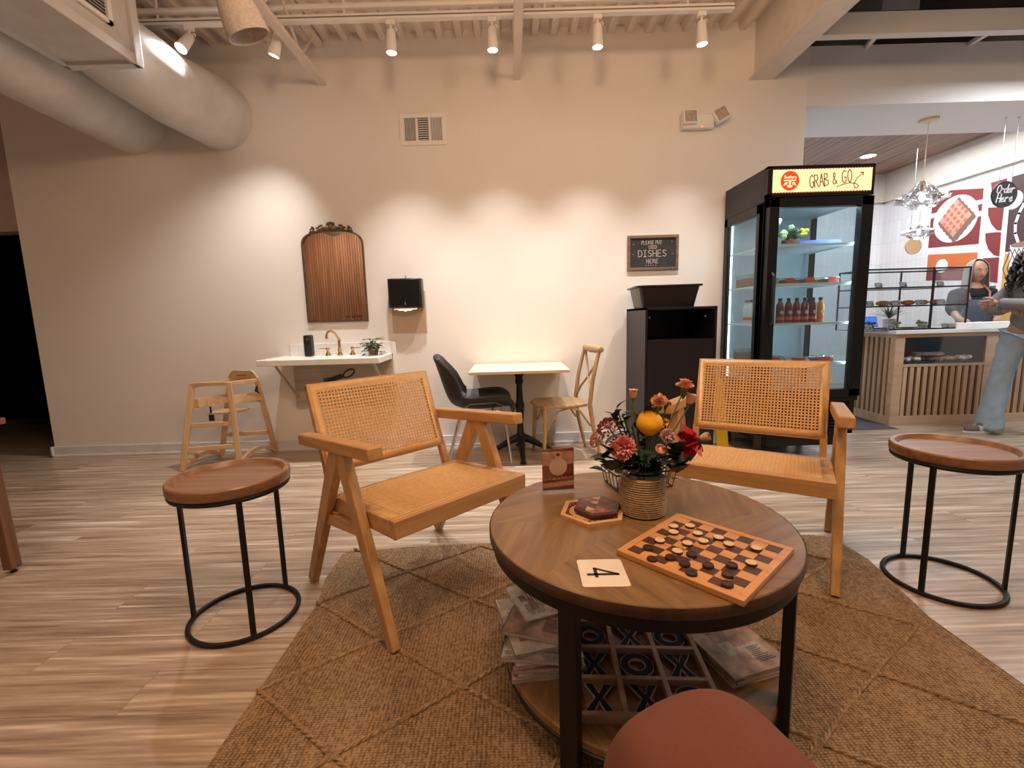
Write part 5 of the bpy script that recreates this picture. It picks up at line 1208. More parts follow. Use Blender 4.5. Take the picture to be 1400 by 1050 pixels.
b = MB().box(.09, .875, .50, .51, .60, .86); b.box(.09, .875, .02, .5, .596, .604); b.box(.08, .09, .02, .5, .6, .86); b.box(.875, .885, .02, .5, .6, .86); b.box(.09, .875, .02, .50, .858, .862); b.build('niche', plain('niche_dark', (.018, .018, .020), .3), t, smooth=False)
MB().box(.09, .875, .008, .012, .60, .86).build('niche_glass', GLASS, t, smooth=False)
for x, w, m, l, h in ((.13, .03, plain('dark_tag', (.05, .06, .08), .5), 'small dark box at the left end of the counter niche', .06), (.26, .09, plain('meringue', (.72, .70, .62)), 'tray of pale biscuits in the counter niche', .05), (.42, .08, CAKE, 'tray of brown biscuits in the counter niche', .045), (.60, .09, plain('peach_pastry', (.55, .33, .2), .6, var=.4, sc=50), 'tray of peach pastries in the counter niche', .045), (.78, .07, plain('meringue', (.72, .70, .62)), 'pale box at the right end of the counter niche', .05)):
    o = thing('pastry_tray', l, 'tray', (3.70 + x, 4.62, .6045), 0, 'trays in the counter niche'); MB().box(-w, w, -.06, .06, 0, .012).build('tray', BLACKPL, o, bevel=.002)
    b = MB(); r_ = random.Random(int(x * 100))
    if w > .05:
        for i in range(14): b.ball((r_.uniform(-w * .8, w * .8), r_.uniform(-.04, .04), .012 + h * .4 + r_.uniform(0, h * .3)), (.022, .02, h * .4), 8, 5)
    else: b.box(-.028, .028, -.03, .03, .012, h)
    b.build('contents', m, o)
o = thing('pastry_tray', 'dark wrapped loaf stacked on the trays in the counter niche', 'tray', (3.70 + .40, 4.60, .665), 0, 'trays in the counter niche')
MB().box(-.14, .14, -.04, .04, 0, .045).build('wrapped_loaf', plain('wrapped_brown', (.16, .09, .07), .2, var=.6, sc=40), o, bevel=.012); MB().box(-.142, .142, -.042, .042, .020, .024).build('box_rim', STEEL, o, smooth=False)
struct(MB().box(2.9, 3.68, 4.35, 6.0, .0, .004).build('floor_mat', plain('mat_grey', (.07, .07, .08), .8), smooth=False))
# glass display case on the counter
t = thing('pastry_case', 'black framed glass pastry case standing on the counter', 'display case', (3.42, 4.56, .93))
CW = 1.0
b = MB()
for z in (.0, .225, .40, .575):
    b.box(.26 if z == 0 else .0, CW, 0, .012, z, z + .014); b.box(.26 if z == 0 else 0, CW, .38, .392, z, z + .014)
for x in (.0, CW - .012, .64):
    for y in (0, .38): b.box(x, x + .012, y, y + .012, .0 if x > 0 else .001, .589)
b.box(0, .012, 0, .39, .575, .589); b.box(CW - .012, CW, 0, .39, .575, .589); b.box(0, CW, 0, .39, -.0, .002)
b.build('case_frame', BLACKM, t, smooth=False)
b = MB().box(.012, CW - .012, .002, .006, .014, .575); b.box(CW - .008, CW - .004, .012, .38, .014, .575); b.box(.012, CW - .012, .012, .38, .580, .584)
b.build('case_glass', GLASS, t, smooth=False)
b = MB().box(.012, CW - .012, .02, .36, .232, .238); b.box(.012, CW - .012, .02, .36, .406, .412); b.build('case_shelf', plain('case_shelf', (.34, .31, .30), .2), t, smooth=False)
BREAD = plain('bread_crust', (.42, .18, .06), .6, var=.35, sc=30)
LV = {0: .9325, 1: 1.1685, 2: 1.3425}
first = None
for i, (lv, x, l) in enumerate(((1, .30, 'left loaf'), (1, .42, 'second loaf'), (1, .55, 'third loaf'), (1, .69, 'fourth loaf'), (1, .82, 'right-hand loaf'))):
    o = thing('bread_loaf', 'golden brown bread, the %s on the middle shelf of the pastry case' % l, 'bread', (3.42 + x, 4.72, LV[lv]), .1 * i, 'loaves in the pastry case')
    b = MB(); vs = [(.001, -.06), (.022, -.055), (.03, -.03), (.032, 0), (.03, .03), (.022, .055), (.001, .06)]; b.lathe(vs, 12, T(0, 0, .0255) @ RY(PI / 2) @ Matrix.Diagonal((.8, 1.2, 1, 1))); b.build('crust', BREAD, o)
tg = 0
TGC = plain('price_tag_black', (.035, .038, .040), .5); names = ['left', 'second', 'third', 'fourth']
for lv, xs in ((0, (.10, .33, .63, .86)), (1, (.10, .36, .58, .80)), (2, (.17, .41, .77))):
    for k, x in enumerate(xs):
        o = thing('price_tag', 'small black price tag, %s from the left on the %s shelf of the pastry case' % (names[k], ['bottom', 'middle', 'top'][lv]), 'price tag', (3.42 + x, 4.62, LV[lv]), 0, 'price tags in the pastry case')
        M = RX(-.35); MB().box(-.036, .036, -.002, .002, 0, .052, M).build('card', TGC, o, smooth=False)
        f = MB(); f.box(-.038, .038, -.0025, -.0018, .049, .053, M); f.box(-.038, .038, -.0025, -.0018, -.0, .003, M); f.box(-.038, -.035, -.0025, -.0018, 0, .052, M); f.box(.035, .038, -.0025, -.0018, 0, .052, M)
        for q in range(3): f.box(-.026, .026 - q * .01, -.003, -.0021, .036 - q * .011, .039 - q * .011, M)
        f.build('chalk_lines', plain('tag_white', (.55, .52, .48), .7), o, smooth=False)
for lv, x, l, m in ((0, .20, 'glass jar of biscuits at the left on the bottom shelf of the pastry case', CAKE), (0, .47, 'stack of brown squares in the middle of the bottom shelf of the pastry case', plain('pale_salad', (.48, .44, .30))), (0, .74, 'pale cakes at the right on the bottom shelf of the pastry case', plain('frosting_green', (.34, .44, .20), .6, var=.5, sc=40)), (2, .08, 'small pale cookies at the left on the top shelf of the pastry case', plain('cookie', (.60, .45, .33), .7))):
    o = thing('cake_plate', l, 'pastry', (3.42 + x, 4.76, LV[lv]), 0, 'pastries in the pastry case'); MB().lathe([(.001, 0), (.05, 0), (.06, .008), (.001, .008)], 18).build('plate', WHITE, o); b = MB(); r_ = random.Random(int(x * 50))
    for i in range(9): b.ball((r_.uniform(-.035, .035), r_.uniform(-.035, .035), .024 + r_.uniform(0, .05 if lv == 0 else .01)), (.018, .018, .014), 8, 5)
    b.build('cakes', m, o)
# things behind the case
o = thing('tablet_screen', 'small blue lit tablet behind the pastry case', 'tablet', (3.85, 5.05, .931)); MB().box(-.10, .10, -.006, .006, .02, .135, RX(-.3)).build('tablet_body', BLACKPL, o, bevel=.003); MB().box(-.094, .094, -.008, -.006, .026, .129, RX(-.3)).build('screen', emis('screen_blue', (.05, .16, .75), .9), o, smooth=False); MB().box(-.03, .03, -.03, .05, 0, .03).build('stand', BLACKPL, o)
o = thing('spiky_plant', 'spiky green plant behind the pastry case', 'potted plant', (4.10, 5.10, .931)); MB().lathe([(.001, 0), (.05, 0), (.06, .10), (.001, .10)], 16).build('pot', WHITE, o)
b = MB(); r_ = random.Random(4)
for i in range(34): a = r_.uniform(0, 6.28); leaf(b, (0, 0, .10), (math.cos(a), math.sin(a) * .8, r_.uniform(.4, 2.4)), r_.uniform(.14, .24), .014, fold=.4)
b.build('leaves', plain('agave_green', (.05, .09, .05), .5), o)
o = thing('register_box', 'grey card terminal on the counter right of the staff member', 'card terminal', (4.62, 4.75, .93)); MB().box(-.05, .05, -.07, .07, 0, .05).build('terminal_body', BLACKPL, o, bevel=.006); MB().box(-.04, .04, -.05, .03, .05, .052).build('terminal_screen', plain('screen_grey', (.2, .22, .24), .2), o, smooth=False)
o = tag(MB().prism(rrect(.30, .07, .01), 0, .055, T(4.62, 4.62, .9302)).build('white_box', plain('carton_white', (.76, .75, .74), .5), bevel=.003), 'long white carton lying on the counter in front of the staff member', 'box')
o['label'] = 'long low white carton on the counter between the staff member and the customer'
bpy.data.objects['register_box'].location = (4.72, 4.86, .9305)

# ceiling fixtures of the counter area
t = thing('recessed_light', 'round recessed ceiling light in the plank ceiling', 'ceiling light', (4.68, 6.38, 3.10)); MB().lathe([(.085, 0), (.10, -.004), (.10, -.008), (.08, -.008)], 28, cap=False).build('trim_ring', WHITE, t); MB().lathe([(.001, -.003), (.082, -.003), (.082, -.006), (.001, -.006)], 28).build('light_disc', emis('downlight', (1, .96, .9), 14), t)
CRY = glass('crystal_glass', (.92, .92, .95), .32, .05)
def pendant(lab, x, y, ztop, z, s, canopy=True):
    t = thing('crystal_pendant', lab, 'pendant lamp', (x, y, z), .3, 'glass pendants over the counter'); R = random.Random(int(x * 10))
    n = 22; prof = [(.02, .17), (.045, .14), (.085, .105), (.105, .065), (.17, .03), (.165, .0), (.12, -.02), (.085, -.055), (.03, -.07)]
    vs = []
    for (r, zz) in prof:
        for j in range(n): a = 2 * PI * j / n; q = r * (1 + (.20 if j % 2 else -.12) * (r / .155)) + R.uniform(-.006, .006); vs.append((q * s * math.cos(a), q * s * math.sin(a), (zz + R.uniform(-.010, .010)) * s))
    b = MB(); K = len(prof); b.add(vs, [(i * n + j, i * n + (j + 1) % n, (i + 1) * n + (j + 1) % n, (i + 1) * n + j) for i in range(K - 1) for j in range(n)]); o = b.build('crystal_shade', CRY, t, smooth=False)
    m = o.modifiers.new('thickness', 'SOLIDIFY'); m.thickness = .004
    MB().ball((0, 0, .03 * s), (.022 * s, .022 * s, .04 * s), 12, 8).build('bulb', emis('bulb_warm', (1, .82, .6), 30), t)
    MB().lathe([(.014, .07), (.014, .17), (.004, .18)], 12, Matrix.Scale(s, 4)).build('socket', BRASS, t)
    MB().tube([(0, 0, .17 * s), (0, 0, ztop - z)], .0035, 6).build('cord', STEEL, t)
    MB().lathe([(.001, 0), (.075, 0), (.075, -.016), (.06, -.022), (.001, -.022)], 28, T(0, 0, ztop - z)).build('canopy', plain('brass_satin', (.55, .45, .26), .4, .5), t)
    d = bpy.data.lights.new('pendant_glow', 'POINT'); d.energy = 3 * s; d.color = (1, .85, .68); d.shadow_soft_size = .05; l = bpy.data.objects.new('pendant_glow', d); COL.objects.link(l); l.parent = t; l.location = (0, 0, -.09)
pendant('large clear crystal pendant hanging from the soffit, nearest the fridge', 3.87, 4.55, 2.84, 2.13, 1.0)
pendant('smaller crystal pendant farther back in front of the mural', 4.72, 5.55, 3.10, 1.98, .80)
def hangdisc(nm, lab, x, y, ztop, z, r, m, cat):
    t = thing(nm, lab, cat, (x, y, z), .0); MB().lathe([(.001, -.008), (r, -.008), (r, .008), (.001, .008)], 36, RX(PI / 2)).build('disc', m, t)
    for s in (-1, 1): MB().tube([(s * r * .5, 0, r * .85), (s * r * .5, 0, ztop - z)], .0025, 5).build('chain', STEEL, t)
    return t
t = hangdisc('hanging_sign', 'round black hanging sign that reads Order Here', 4.635, 4.55, 2.84, 2.165, .118, plain('sign_black', (.014, .014, .016), .5), 'sign')
b = MB(); M = T(0, -.0085, 0) @ RX(PI / 2)
letters(b, 'Order', 0, .012, .072, .11, .52, .9, .2, 0, .003, M, center=True, tilt=.05); letters(b, 'Here', .0, -.068, .072, .11, .6, .9, .2, 0, .003, M, center=True, tilt=.05)
b.build('lettering', plain('sign_letter_white', (.72, .70, .68), .5), t, smooth=False)
for s in (-1, 1): MB().lathe([(.010, 0), (.010, -.008), (.004, -.012), (.004, -.02)], 10, T(s * .059, 0, 2.84 - 2.165)).build('ceiling_hook', STEEL, t)
hangdisc('hanging_disc', 'tan round disc hanging below the crystal pendant', 5.05, 6.0, 3.10, 1.90, .10, plain('tan_disc', (.48, .32, .18), .6), 'sign')

# mural on the tiled side wall
t = thing('wall_mural', 'colourful mural with a lattice tart, coffee mug and maroon shapes on tiled wall', 'mural', (5.65, 0, 0))
def mp(polys, nm, m, h=.003, base=0.0):
    b = MB(); 
    for P in polys: b.prism([(-y, z) for y, z in P], base, base + h, Matrix(((0, 0, -1, 0), (-1, 0, 0, 0), (0, 1, 0, 0), (0, 0, 0, 1))))
    return b.build(nm, m, t, smooth=False)
MARO = plain('mural_maroon', (.22, .035, .035), .5, var=.05); ORG = plain('mural_orange', (.62, .16, .045), .5, var=.05); YEL = plain('mural_yellow', (.66, .42, .12), .5); BRN = plain('mural_brown', (.075, .040, .040), .5); MWH = plain('mural_white', (.78, .80, .84), .4); GRY = plain('mural_grey', (.12, .12, .13), .5)
mp([[(6.47, 2.66), (5.79, 2.52), (5.78, 1.88), (6.47, 1.93)], [(6.46, 1.65), (5.78, 1.62), (5.78, 1.45), (6.46, 1.50)], [(5.71, 2.56), (5.53, 2.56), (5.53, 2.27), (5.66, 2.3)], [(5.71, 2.28), (5.53, 2.25), (5.53, 1.99), (5.58, 2.0), (5.65, 2.08), (5.70, 2.19)], [(5.71, 1.99), (5.58, 1.98), (5.53, 1.97), (5.52, 1.70), (5.58, 1.72), (5.65, 1.79), (5.70, 1.9)], [(5.71, 1.70), (5.52, 1.69), (5.51, 1.40), (5.6, 1.42), (5.66, 1.52), (5.70, 1.62)]], 'maroon_shapes', MARO)
mp([[(6.46, 1.84), (5.78, 1.78), (5.78, 1.63), (6.46, 1.66)]], 'orange_block', ORG)
mp([[(5.48, 2.56), (4.4, 2.56), (4.4, 1.74), (5.46, 1.74)]], 'brown_block', BRN); mp([[(5.46, 1.72), (5.30, 1.72), (5.30, .95), (5.46, .95)]], 'yellow_block', YEL); mp([[(5.70, 1.37), (5.52, 1.37), (5.52, 1.0), (5.70, 1.0)]], 'grey_block', GRY)
el = [(6.12 + .30 * math.cos(a), 2.235 + .285 * math.sin(a)) for a in [2 * PI * i / 48 for i in range(48)]]
mp([el, [(6.24 + .085 * math.cos(a), 1.67 + .085 * math.sin(a)) for a in [2 * PI * i / 32 for i in range(32)]]], 'white_shapes', MWH, .003, .003)
mp([[(6.48, 2.37), (6.3, 2.37), (6.3, 2.31), (6.48, 2.31)], [(5.95, 2.40), (5.77, 2.39), (5.77, 2.34), (5.95, 2.35)], [(5.95, 2.27), (5.77, 2.26), (5.77, 2.20), (5.95, 2.21)]], 'white_bands', MWH, .0022, .003)
def sq(cx, cz, w, sc=0, n=11):
    P = []
    cs = [(0, w), (-w * .92, 0), (0, -w), (w * .92, 0)]
    for k in range(4):
        a, c = cs[k], cs[(k + 1) % 4]
        for i in range(n): u = i / n; q = 1 + (sc if i % 2 else 0); P.append((cx + (a[0] + (c[0] - a[0]) * u) * q, cz + (a[1] + (c[1] - a[1]) * u) * q))
    return P
mp([sq(6.095, 2.215, .275, .06)], 'tart_crust', plain('tart_crust', (.20, .13, .10), .6), .002, .006)
mp([sq(6.115, 2.245, .235, 0)], 'tart_lattice', plain('tart_lattice', (.50, .33, .27), .6), .002, .008)
dots = []
for i in range(-2, 3):
    for j in range(-2, 3):
        if abs(i) + abs(j) > 3: continue
        cx, cz = 6.115 + (i - j) * .048, 2.245 + (i + j) * .052
        dots.append([(cx + .026 * math.cos(a), cz + .026 * math.sin(a)) for a in [PI / 3 * k for k in range(6)]])
mp(dots, 'tart_filling', plain('tart_filling', (.66, .14, .07), .5), .001, .010)
mp([[(5.41, 1.81), (5.12, 1.81), (5.15, 1.30), (5.38, 1.30)]], 'white_mug', MWH, .002, .004)
mp([[(5.265 + .135 * math.cos(a), 1.80 + .03 * math.sin(a)) for a in [2 * PI * i / 24 for i in range(24)]]], 'mug_coffee', plain('mug_coffee', (.30, .17, .13), .5), .002, .007)
b = MB(); M_ = Matrix(((0, 0, -1, 0), (-1, 0, 0, 0), (0, 1, 0, 0), (0, 0, 0, 1)))
for k in range(7):
    ribbon(b, [(-5.40 + .045 * k, 1.76), (-5.40 + .045 * k + .10, 1.55), (-5.40 + .045 * k - .02, 1.33)], .006, .006, .008, M_); ribbon(b, [(-5.40 + .045 * k, 1.76), (-5.40 + .045 * k - .06, 1.55), (-5.40 + .045 * k + .04, 1.33)], .006, .006, .008, M_)
b.build('mug_mesh_lines', BRN, t, smooth=False)
b = MB(); ribbon(b, [(-5.26, 2.40), (-5.31, 2.25), (-5.355, 2.14), (-5.38, 2.04), (-5.37, 1.93), (-5.33, 1.83)], .03, .004, .006, M_); ribbon(b, [(-5.12, 2.30), (-5.2, 2.1), (-5.22, 1.95), (-5.19, 1.83)], .03, .004, .006, M_); b.prism(circle(.10, 30, -5.43, 2.30), .004, .006, M_); b.build('mug_steam', MWH, t, smooth=False)
# ============================================================ PEOPLE
def skin_raw(nodes, edges, sub=2, root=0):
    o = skin_mesh('tmp', nodes, edges, SKIN, None, sub, root); me = o.data
    v = [tuple(p.co) for p in me.vertices]; f = [tuple(p.vertices) for p in me.polygons]
    bpy.data.objects.remove(o); bpy.data.meshes.remove(me); return v, f
def wrinkle(v, amp, sc, seed=0):
    from mathutils import noise as nz
    out = []
    for p in v:
        q = Vector(p) * sc + Vector((seed, seed * 2, 0)); d = nz.noise(q) * amp; e = nz.noise(Vector((q.x * .6, q.y * .6, q.z * 2.4))) * amp
        out.append((p[0] + d, p[1] + e, p[2] + (d + e) * .3))
    return out
def head_mesh(b, M, s=1.0):
    """face towards -y; eyes, nose, mouth, chin, ears"""
    nu, nv = 40, 30; vs = []
    for j in range(nv + 1):
        ph = PI * j / nv; z = -math.cos(ph)
        for i in range(nu):
            a = 2 * PI * i / nu; x = math.sin(a); y = -math.cos(a); r = math.sin(ph)
            jaw = 1 - .30 * max(0, -z) ** 1.2
            X = .074 * r * x * jaw * (1.04 if z > 0 else 1); Y = .094 * r * y; Z = .116 * z
            f = max(0, -y) ** 2 * r
            if z < -.3 and y < 0: Y += .012 * (-z - .3)
            def g(cx, cz, wx, wz, A): return A * math.exp(-((X / s - cx) / wx) ** 2 - ((Z / s - cz) / wz) ** 2)
            d = g(0, -.012, .011, .022, .020) + g(0, -.024, .016, .009, .010) + g(0, .030, .04, .012, .004) + g(0, -.086, .022, .016, .008) + g(0, -.056, .022, .009, .006)
            d -= g(.030, .012, .015, .010, .010) + g(-.030, .012, .015, .010, .010) + g(0, -.046, .03, .004, .003)
            Y -= d * (1 if y < -.2 else 0)
            vs.append((X, Y, Z))
    fs = [(j * nu + i, j * nu + (i + 1) % nu, (j + 1) * nu + (i + 1) % nu, (j + 1) * nu + i) for j in range(nv) for i in range(nu)]
    b.m = 0; b.add(vs, fs, M @ Matrix.Scale(s, 4))
    for sx in (-1, 1): b.ball((sx * .074, .004, -.004), (.010, .022, .032), 10, 8, M); 
    b.m = 1
    for sx in (-1, 1): b.ball((sx * .030, -.079, .011), (.0125, .007, .0055), 10, 6, M)
    b.m = 2
    for sx in (-1, 1): b.ball((sx * .030, -.0855, .011), (.0055, .003, .0052), 8, 5, M); b.tube([M @ Vector((sx * .015, -.0885, .031)), M @ Vector((sx * .032, -.089, .036)), M @ Vector((sx * .047, -.080, .031))], .0028, 5)
    b.m = 3; b.ball((0, -.094, -.047), (.021, .007, .0045), 12, 5, M); b.ball((0, -.093, -.055), (.018, .007, .005), 12, 5, M); b.m = 0
def hand(b, M, curl=.5, side=1):
    """palm at origin pointing -z, five unequal fingers, thumb from the side near the wrist"""
    v, f = skin_raw([(0, 0, .01, .026, .020), (0, 0, -.035, .036, .016), (0, 0, -.075, .038, .013)], [(0, 1), (1, 2)], 1); b.add(v, f, M)
    for k, (x, L) in enumerate(((-.028, .062), (-.010, .072), (.009, .067), (.026, .052))):
        P = [Vector((x, 0, -.068))]; a = .15
        for q in (.45, .3, .25): a += curl * .55; P.append(P[-1] + Vector((0, -math.sin(a), -math.cos(a))) * L * q)
        b.tube(P, [.0088, .0082, .0074, .006], 8, M=M)
    b.tube([(side * .026, -.004, -.018), (side * .046, -.014, -.042), (side * .052, -.024, -.066), (side * .050, -.032, -.084)], [.011, .0105, .009, .007], 8, M=M)
EYEW = plain('eye_white', (.62, .58, .54), .3); DARKH = plain('dark_hair', (.014, .010, .009), .55); LIP = plain('lip', (.30, .10, .08), .5)

# staff member behind the counter
t = thing('person', 'staff member in grey head cover, black top and blue-grey apron behind the pastry case', 'person', (5.15, 5.27, 0), math.radians(-22))
b = MB()
n = [(0, 0, .92, .13, .10), (0, 0, 1.08, .12, .09), (0, 0, 1.24, .135, .095), (0, 0, 1.32, .09, .07), (0, 0, 1.38, .048, .048), (0, -.01, 1.44, .045, .048),
     (.16, 0, 1.28, .055, .055), (.20, -.03, 1.12, .042, .042), (.14, -.20, 1.00, .034, .034), (.06, -.34, .985, .026, .022),
     (-.16, 0, 1.28, .055, .055), (-.21, -.06, 1.12, .042, .042), (-.20, -.26, 1.0, .034, .034), (-.18, -.42, .975, .026, .022),
     (.09, 0, .82, .085, .085), (.10, -.01, .47, .055, .055), (.10, 0, .09, .038, .04), (-.09, 0, .82, .085, .085), (-.10, -.01, .47, .055, .055), (-.10, 0, .09, .038, .04)]
e = [(0, 1), (1, 2), (2, 3), (3, 4), (4, 5), (3, 6), (6, 7), (7, 8), (8, 9), (3, 10), (10, 11), (11, 12), (12, 13), (0, 14), (14, 15), (15, 16), (0, 17), (17, 18), (18, 19)]
v, f = skin_raw(n, e); b.add(v, f)
head_mesh(b, T(0, -.035, 1.515) @ RZ(math.radians(8)) @ RX(math.radians(8)))
hand(b, T(.045, -.36, .985) @ RZ(.6) @ RX(math.radians(-72)), .5, -1); hand(b, T(-.18, -.44, .97) @ RX(math.radians(-75)), .45, 1)
b.build('body', [SKIN, EYEW, DARKH, LIP], t, angle=180)
BT = plain('black_cotton', (.012, .012, .014), .8, bmp=.4)
b = MB(); q = [(x, y, z, rx * 1.12 + .006, ry * 1.12 + .008) for x, y, z, rx, ry in [n[0], n[1], n[2], n[3], n[6], n[7], (.17, -.12, 1.06, .040, .040), n[10], n[11], (-.205, -.16, 1.06, .040, .040), (0, 0, 1.375, .052, .052)]]
v, f = skin_raw(q, [(0, 1), (1, 2), (2, 3), (3, 4), (4, 5), (5, 6), (3, 7), (7, 8), (8, 9), (3, 10)]); b.add(wrinkle(v, .008, 14), f); b.build('black_top', BT, t, angle=180)
b = MB(); vs = []; fs = []
for i in range(9):
    for j in range(10):
        u = -1 + 2 * i / 8; z = 1.21 - j * .075; w = .085 + .09 * min(1, j / 3); vs.append((u * w, -.165 + .055 * u * u - .01 * math.sin(j), z))
fs = [(i * 10 + j, (i + 1) * 10 + j, (i + 1) * 10 + j + 1, i * 10 + j + 1) for i in range(8) for j in range(9)]; b.add(vs, fs)
o = b.build('apron', plain('apron_blue_grey', (.055, .070, .10), .8), t); m = o.modifiers.new('thickness', 'SOLIDIFY'); m.thickness = .004
b = MB(); b.tube([(.08, -.15, 1.21), (.09, -.12, 1.29), (.07, -.04, 1.365)], .010, 6); b.tube([(-.08, -.15, 1.21), (-.09, -.12, 1.29), (-.07, -.04, 1.365)], .010, 6); b.build('apron_strap', plain('strap_pink', (.42, .16, .12), .7), t)
# grey head cover: crown and drape to the shoulders
b = MB(); M = T(0, -.012, 1.53) @ RZ(math.radians(8)); vs = []; nu, nv = 28, 16
for j in range(nv + 1):
    ph = PI * .5 * j / nv * 1.65
    for i in range(nu + 1):
        a = math.radians(-128 + 256 * i / nu) ; low = max(0, ph - PI / 2)
        r = math.sin(min(ph, PI / 2)) + .12 * low; X = .094 * r * math.sin(a); Y = .112 * r * math.cos(a) - .004; Z = .118 * math.cos(min(ph, PI / 2)) - .20 * low
        vs.append((X, Y, Z))
b.add(vs, [(j * (nu + 1) + i, j * (nu + 1) + i + 1, (j + 1) * (nu + 1) + i + 1, (j + 1) * (nu + 1) + i) for j in range(nv) for i in range(nu)], M)
o = b.build('head_cover', plain('grey_cloth', (.34, .31, .29), .8), t); m = o.modifiers.new('thickness', 'SOLIDIFY'); m.thickness = .006; m.offset = 1
b = MB(); q = [n[0], n[14], n[15], n[16], n[17], n[18], n[19]]; q = [(x, y, z, rx + .018, ry + .018) for x, y, z, rx, ry in q]
v, f = skin_raw(q, [(0, 1), (1, 2), (2, 3), (0, 4), (4, 5), (5, 6)]); b.add(v, f); b.build('trousers', BT, t, angle=180)
def shoe(t, x, y, m, m2):
    b = MB(); b.m = 0; b.lathe([(.001, 0), (.95, .0), (1, .25), (.96, .5), (.001, .5)], 24, T(x, y - .06, 0) @ Matrix.Diagonal((.048, .145, .055, 1)))
    b.m = 1; b.ball((x, y - .11, .040), (.042, .085, .036), 14, 8); b.ball((x, y - .01, .062), (.040, .075, .050), 14, 8); b.m = 0
    b.box(-.0425, .0425, -.03, .0, .035, .075, T(x, y - .03, 0) @ RX(-.5)); b.box(-.0425, .0425, -.03, 0, .03, .07, T(x, y - .085, 0) @ RX(-.5))
    b.build('shoe', [m2, m], t, bevel=.002)
for s in (-1, 1): shoe(t, s * .10, 0, BLACKPL, BLACKPL)

# customer at the right edge
t = thing('person', 'customer with long curly dark hair, grey jacket and light jeans at the right edge', 'person', (4.45, 4.02, 0), math.radians(-90))
b = MB()
n = [(0, 0, .95, .13, .11), (0, .01, 1.10, .115, .09), (0, .01, 1.26, .13, .095), (0, .01, 1.35, .08, .06), (0, 0, 1.41, .045, .045), (0, -.01, 1.47, .045, .05),
     (.15, .01, 1.31, .05, .05), (.21, -.20, 1.13, .042, .042), (.08, -.27, 1.15, .034, .034), (-.05, -.25, 1.17, .026, .024),
     (-.15, .01, 1.31, .05, .05), (-.20, -.17, 1.12, .042, .042), (-.09, -.23, 1.10, .034, .034), (.02, -.21, 1.10, .026, .024),
     (.09, .04, .84, .085, .09), (.10, .10, .48, .055, .06), (.11, .17, .09, .038, .04), (-.09, -.04, .84, .085, .09), (-.10, -.10, .48, .055, .06), (-.11, -.15, .09, .038, .04)]
v, f = skin_raw(n, e); b.add(v, f); head_mesh(b, T(0, -.02, 1.54)); hand(b, T(-.06, -.25, 1.17) @ RY(math.radians(80)), .5, -1); hand(b, T(.03, -.21, 1.10) @ RY(math.radians(-80)), .5, 1)
b.build('body', [SKIN, EYEW, DARKH, LIP], t, angle=180)
J = plain('grey_fleece', (.20, .19, .19), .9, bmp=.5); b = MB()
q = [(x, y, z, rx * 1.16 + .012, ry * 1.16 + .012) for x, y, z, rx, ry in [(0, 0, .86, .135, .118), n[1], n[2], n[3], n[6], n[7], n[8], (-.03, -.253, 1.167, .028, .028), n[10], n[11], n[12], (.0, -.213, 1.10, .028, .028)]]
v, f = skin_raw(q, [(0, 1), (1, 2), (2, 3), (3, 4), (4, 5), (5, 6), (6, 7), (3, 8), (8, 9), (9, 10), (10, 11)]); b.add(wrinkle(v, .009, 12, 3), f); b.build('jacket', J, t, angle=180)
b = MB(); D = plain('light_denim', (.33, .45, .56), .85, var=.12, sc=14, bmp=.4)
q = [(0, 0, 1.00, .132, .112)] + [(s * .09, s * .04, .82, .098, .105) for s in (1,)] + [(.10, .10, .50, .072, .08), (.108, .15, .24, .080, .095), (.11, .16, -.05, .098, .125), (-.09, -.04, .82, .098, .105), (-.10, -.10, .50, .072, .08), (-.108, -.14, .24, .080, .095), (-.11, -.15, -.05, .098, .125)]
v, f = skin_raw(q, [(0, 1), (1, 2), (2, 3), (3, 4), (0, 5), (5, 6), (6, 7), (7, 8)]); v = [(x, y, max(z, .035)) for x, y, z in wrinkle(v, .012, 11, 5)]; b.add(v, f); b.build('jeans', D, t, angle=180)
for s, y in ((1, .16), (-1, -.17)): shoe(t, s * .11, y, plain('sneaker_brown', (.14, .11, .09), .7), plain('sneaker_white', (.62, .58, .54), .6))
b = MB(); r_ = random.Random(9)
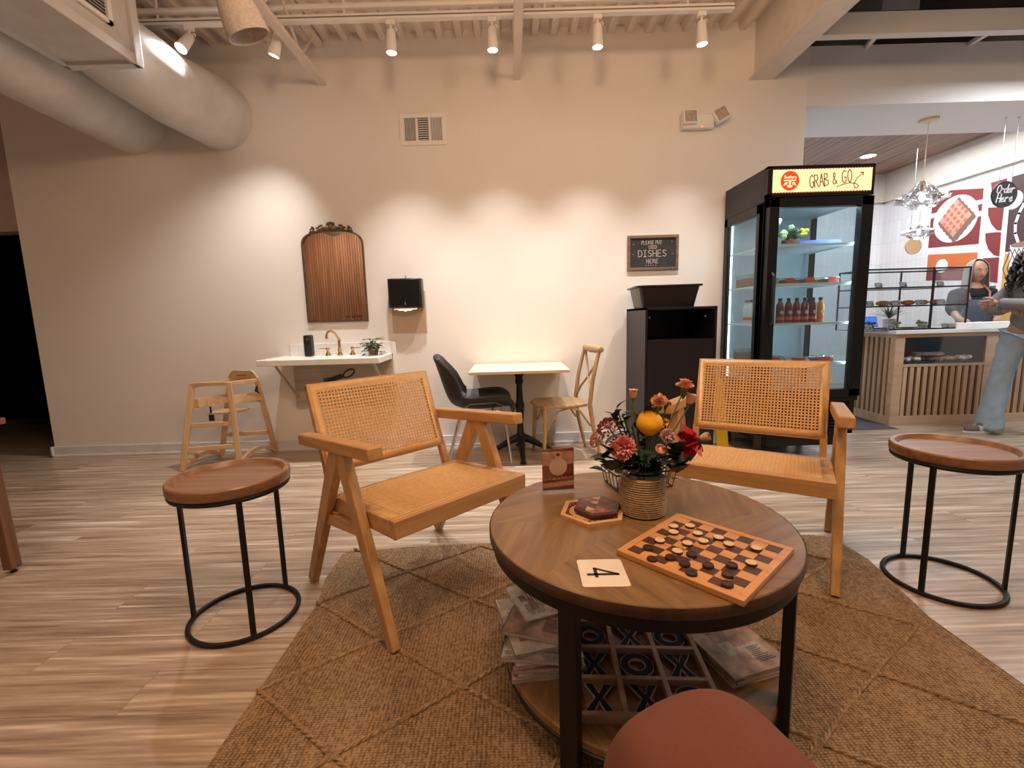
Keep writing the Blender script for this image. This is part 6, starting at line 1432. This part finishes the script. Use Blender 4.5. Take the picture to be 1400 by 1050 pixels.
for i in range(120):
    a = r_.uniform(-PI, PI); front = math.cos(a) < -.75
    if front and r_.random() < .7: continue
    x0, y0 = .085 * math.sin(a), .095 * math.cos(a) - .01; L = r_.uniform(.26, .44); sx = .16 * math.sin(a) + r_.uniform(-.03, .03); sy = .14 * math.cos(a) - .03 + r_.uniform(-.03, .03); P = []
    P.append((x0 * .3, y0 * .3, 1.665)); ph = r_.uniform(0, 6)
    for k in range(1, 22):
        q = k / 21; z = 1.64 - L * q; rr = min(1, q * 4); cr = .012 * min(1, q * 3)
        P.append((x0 * rr + (sx - x0) * q + cr * math.cos(ph + k * 1.3), y0 * rr + (sy - y0) * q + cr * math.sin(ph + k * 1.3), z + .012 * (1 - rr)))
    b.tube(P, [.012] * 14 + [.011, .010, .009, .008, .007, .006, .005, .004], 5)
b.lathe([(.001, .125), (.05, .115), (.085, .07), (.097, .0), (.09, -.03)], 20, T(0, .012, 1.545))
b.build('curly_hair', DARKH, t)

# the photographer's own knee in the foreground
t = thing('person', 'terracotta trouser knee of a seated person at the bottom of the photo', 'person', (.0, .0, .006))
leg = [(.30, -.42, .52, .110, .10), (.25, -.10, .60, .104, .10), (.20, .22, .665, .100, .09), (.178, .395, .705, .094, .086), (.180, .44, .62, .086, .085), (.205, .47, .38, .062, .065), (.235, .50, .10, .045, .045), (.24, .56, .045, .040, .030), (.25, .66, .035, .034, .022)]
b = MB(); v, f = skin_raw(leg, [(i, i + 1) for i in range(8)], 2, 0); b.add(v, f); b.build('body', SKIN, t, angle=180)
q = [(x, y, z, rx + .016, ry + .018) for x, y, z, rx, ry in leg[:6]] + [(.232, .495, .15, .075, .075)]
b = MB(); v, f = skin_raw(q, [(i, i + 1) for i in range(6)], 4, 0)
from mathutils import noise as nz
def fold(p):
    x, y, z = p; a = math.sin(26 * (x * .8 + (z - .6) * 1.1 + .4 * y) + 3 * nz.noise(Vector((x * 5, y * 5, z * 5)))) * .0042 * (1 if y > .1 else .5)
    c = nz.noise(Vector((x * 9, y * 9, z * 9))) * .010
    return (x + c, y + a, z + a + c * .6)
b.add([fold(p) for p in v], f); b.build('trousers', plain('terracotta_cotton', (.15, .044, .023), .85, var=.06, sc=200, bmp=.5), t, angle=180)
shoe(t, .245, .64, plain('sneaker_brown', (.14, .11, .09)), plain('sneaker_white', (.62, .58, .54)))
for o in kids(t):
    if o.name.startswith('shoe'): o.data.transform(T(.49, 1.20, 0) @ RZ(PI))
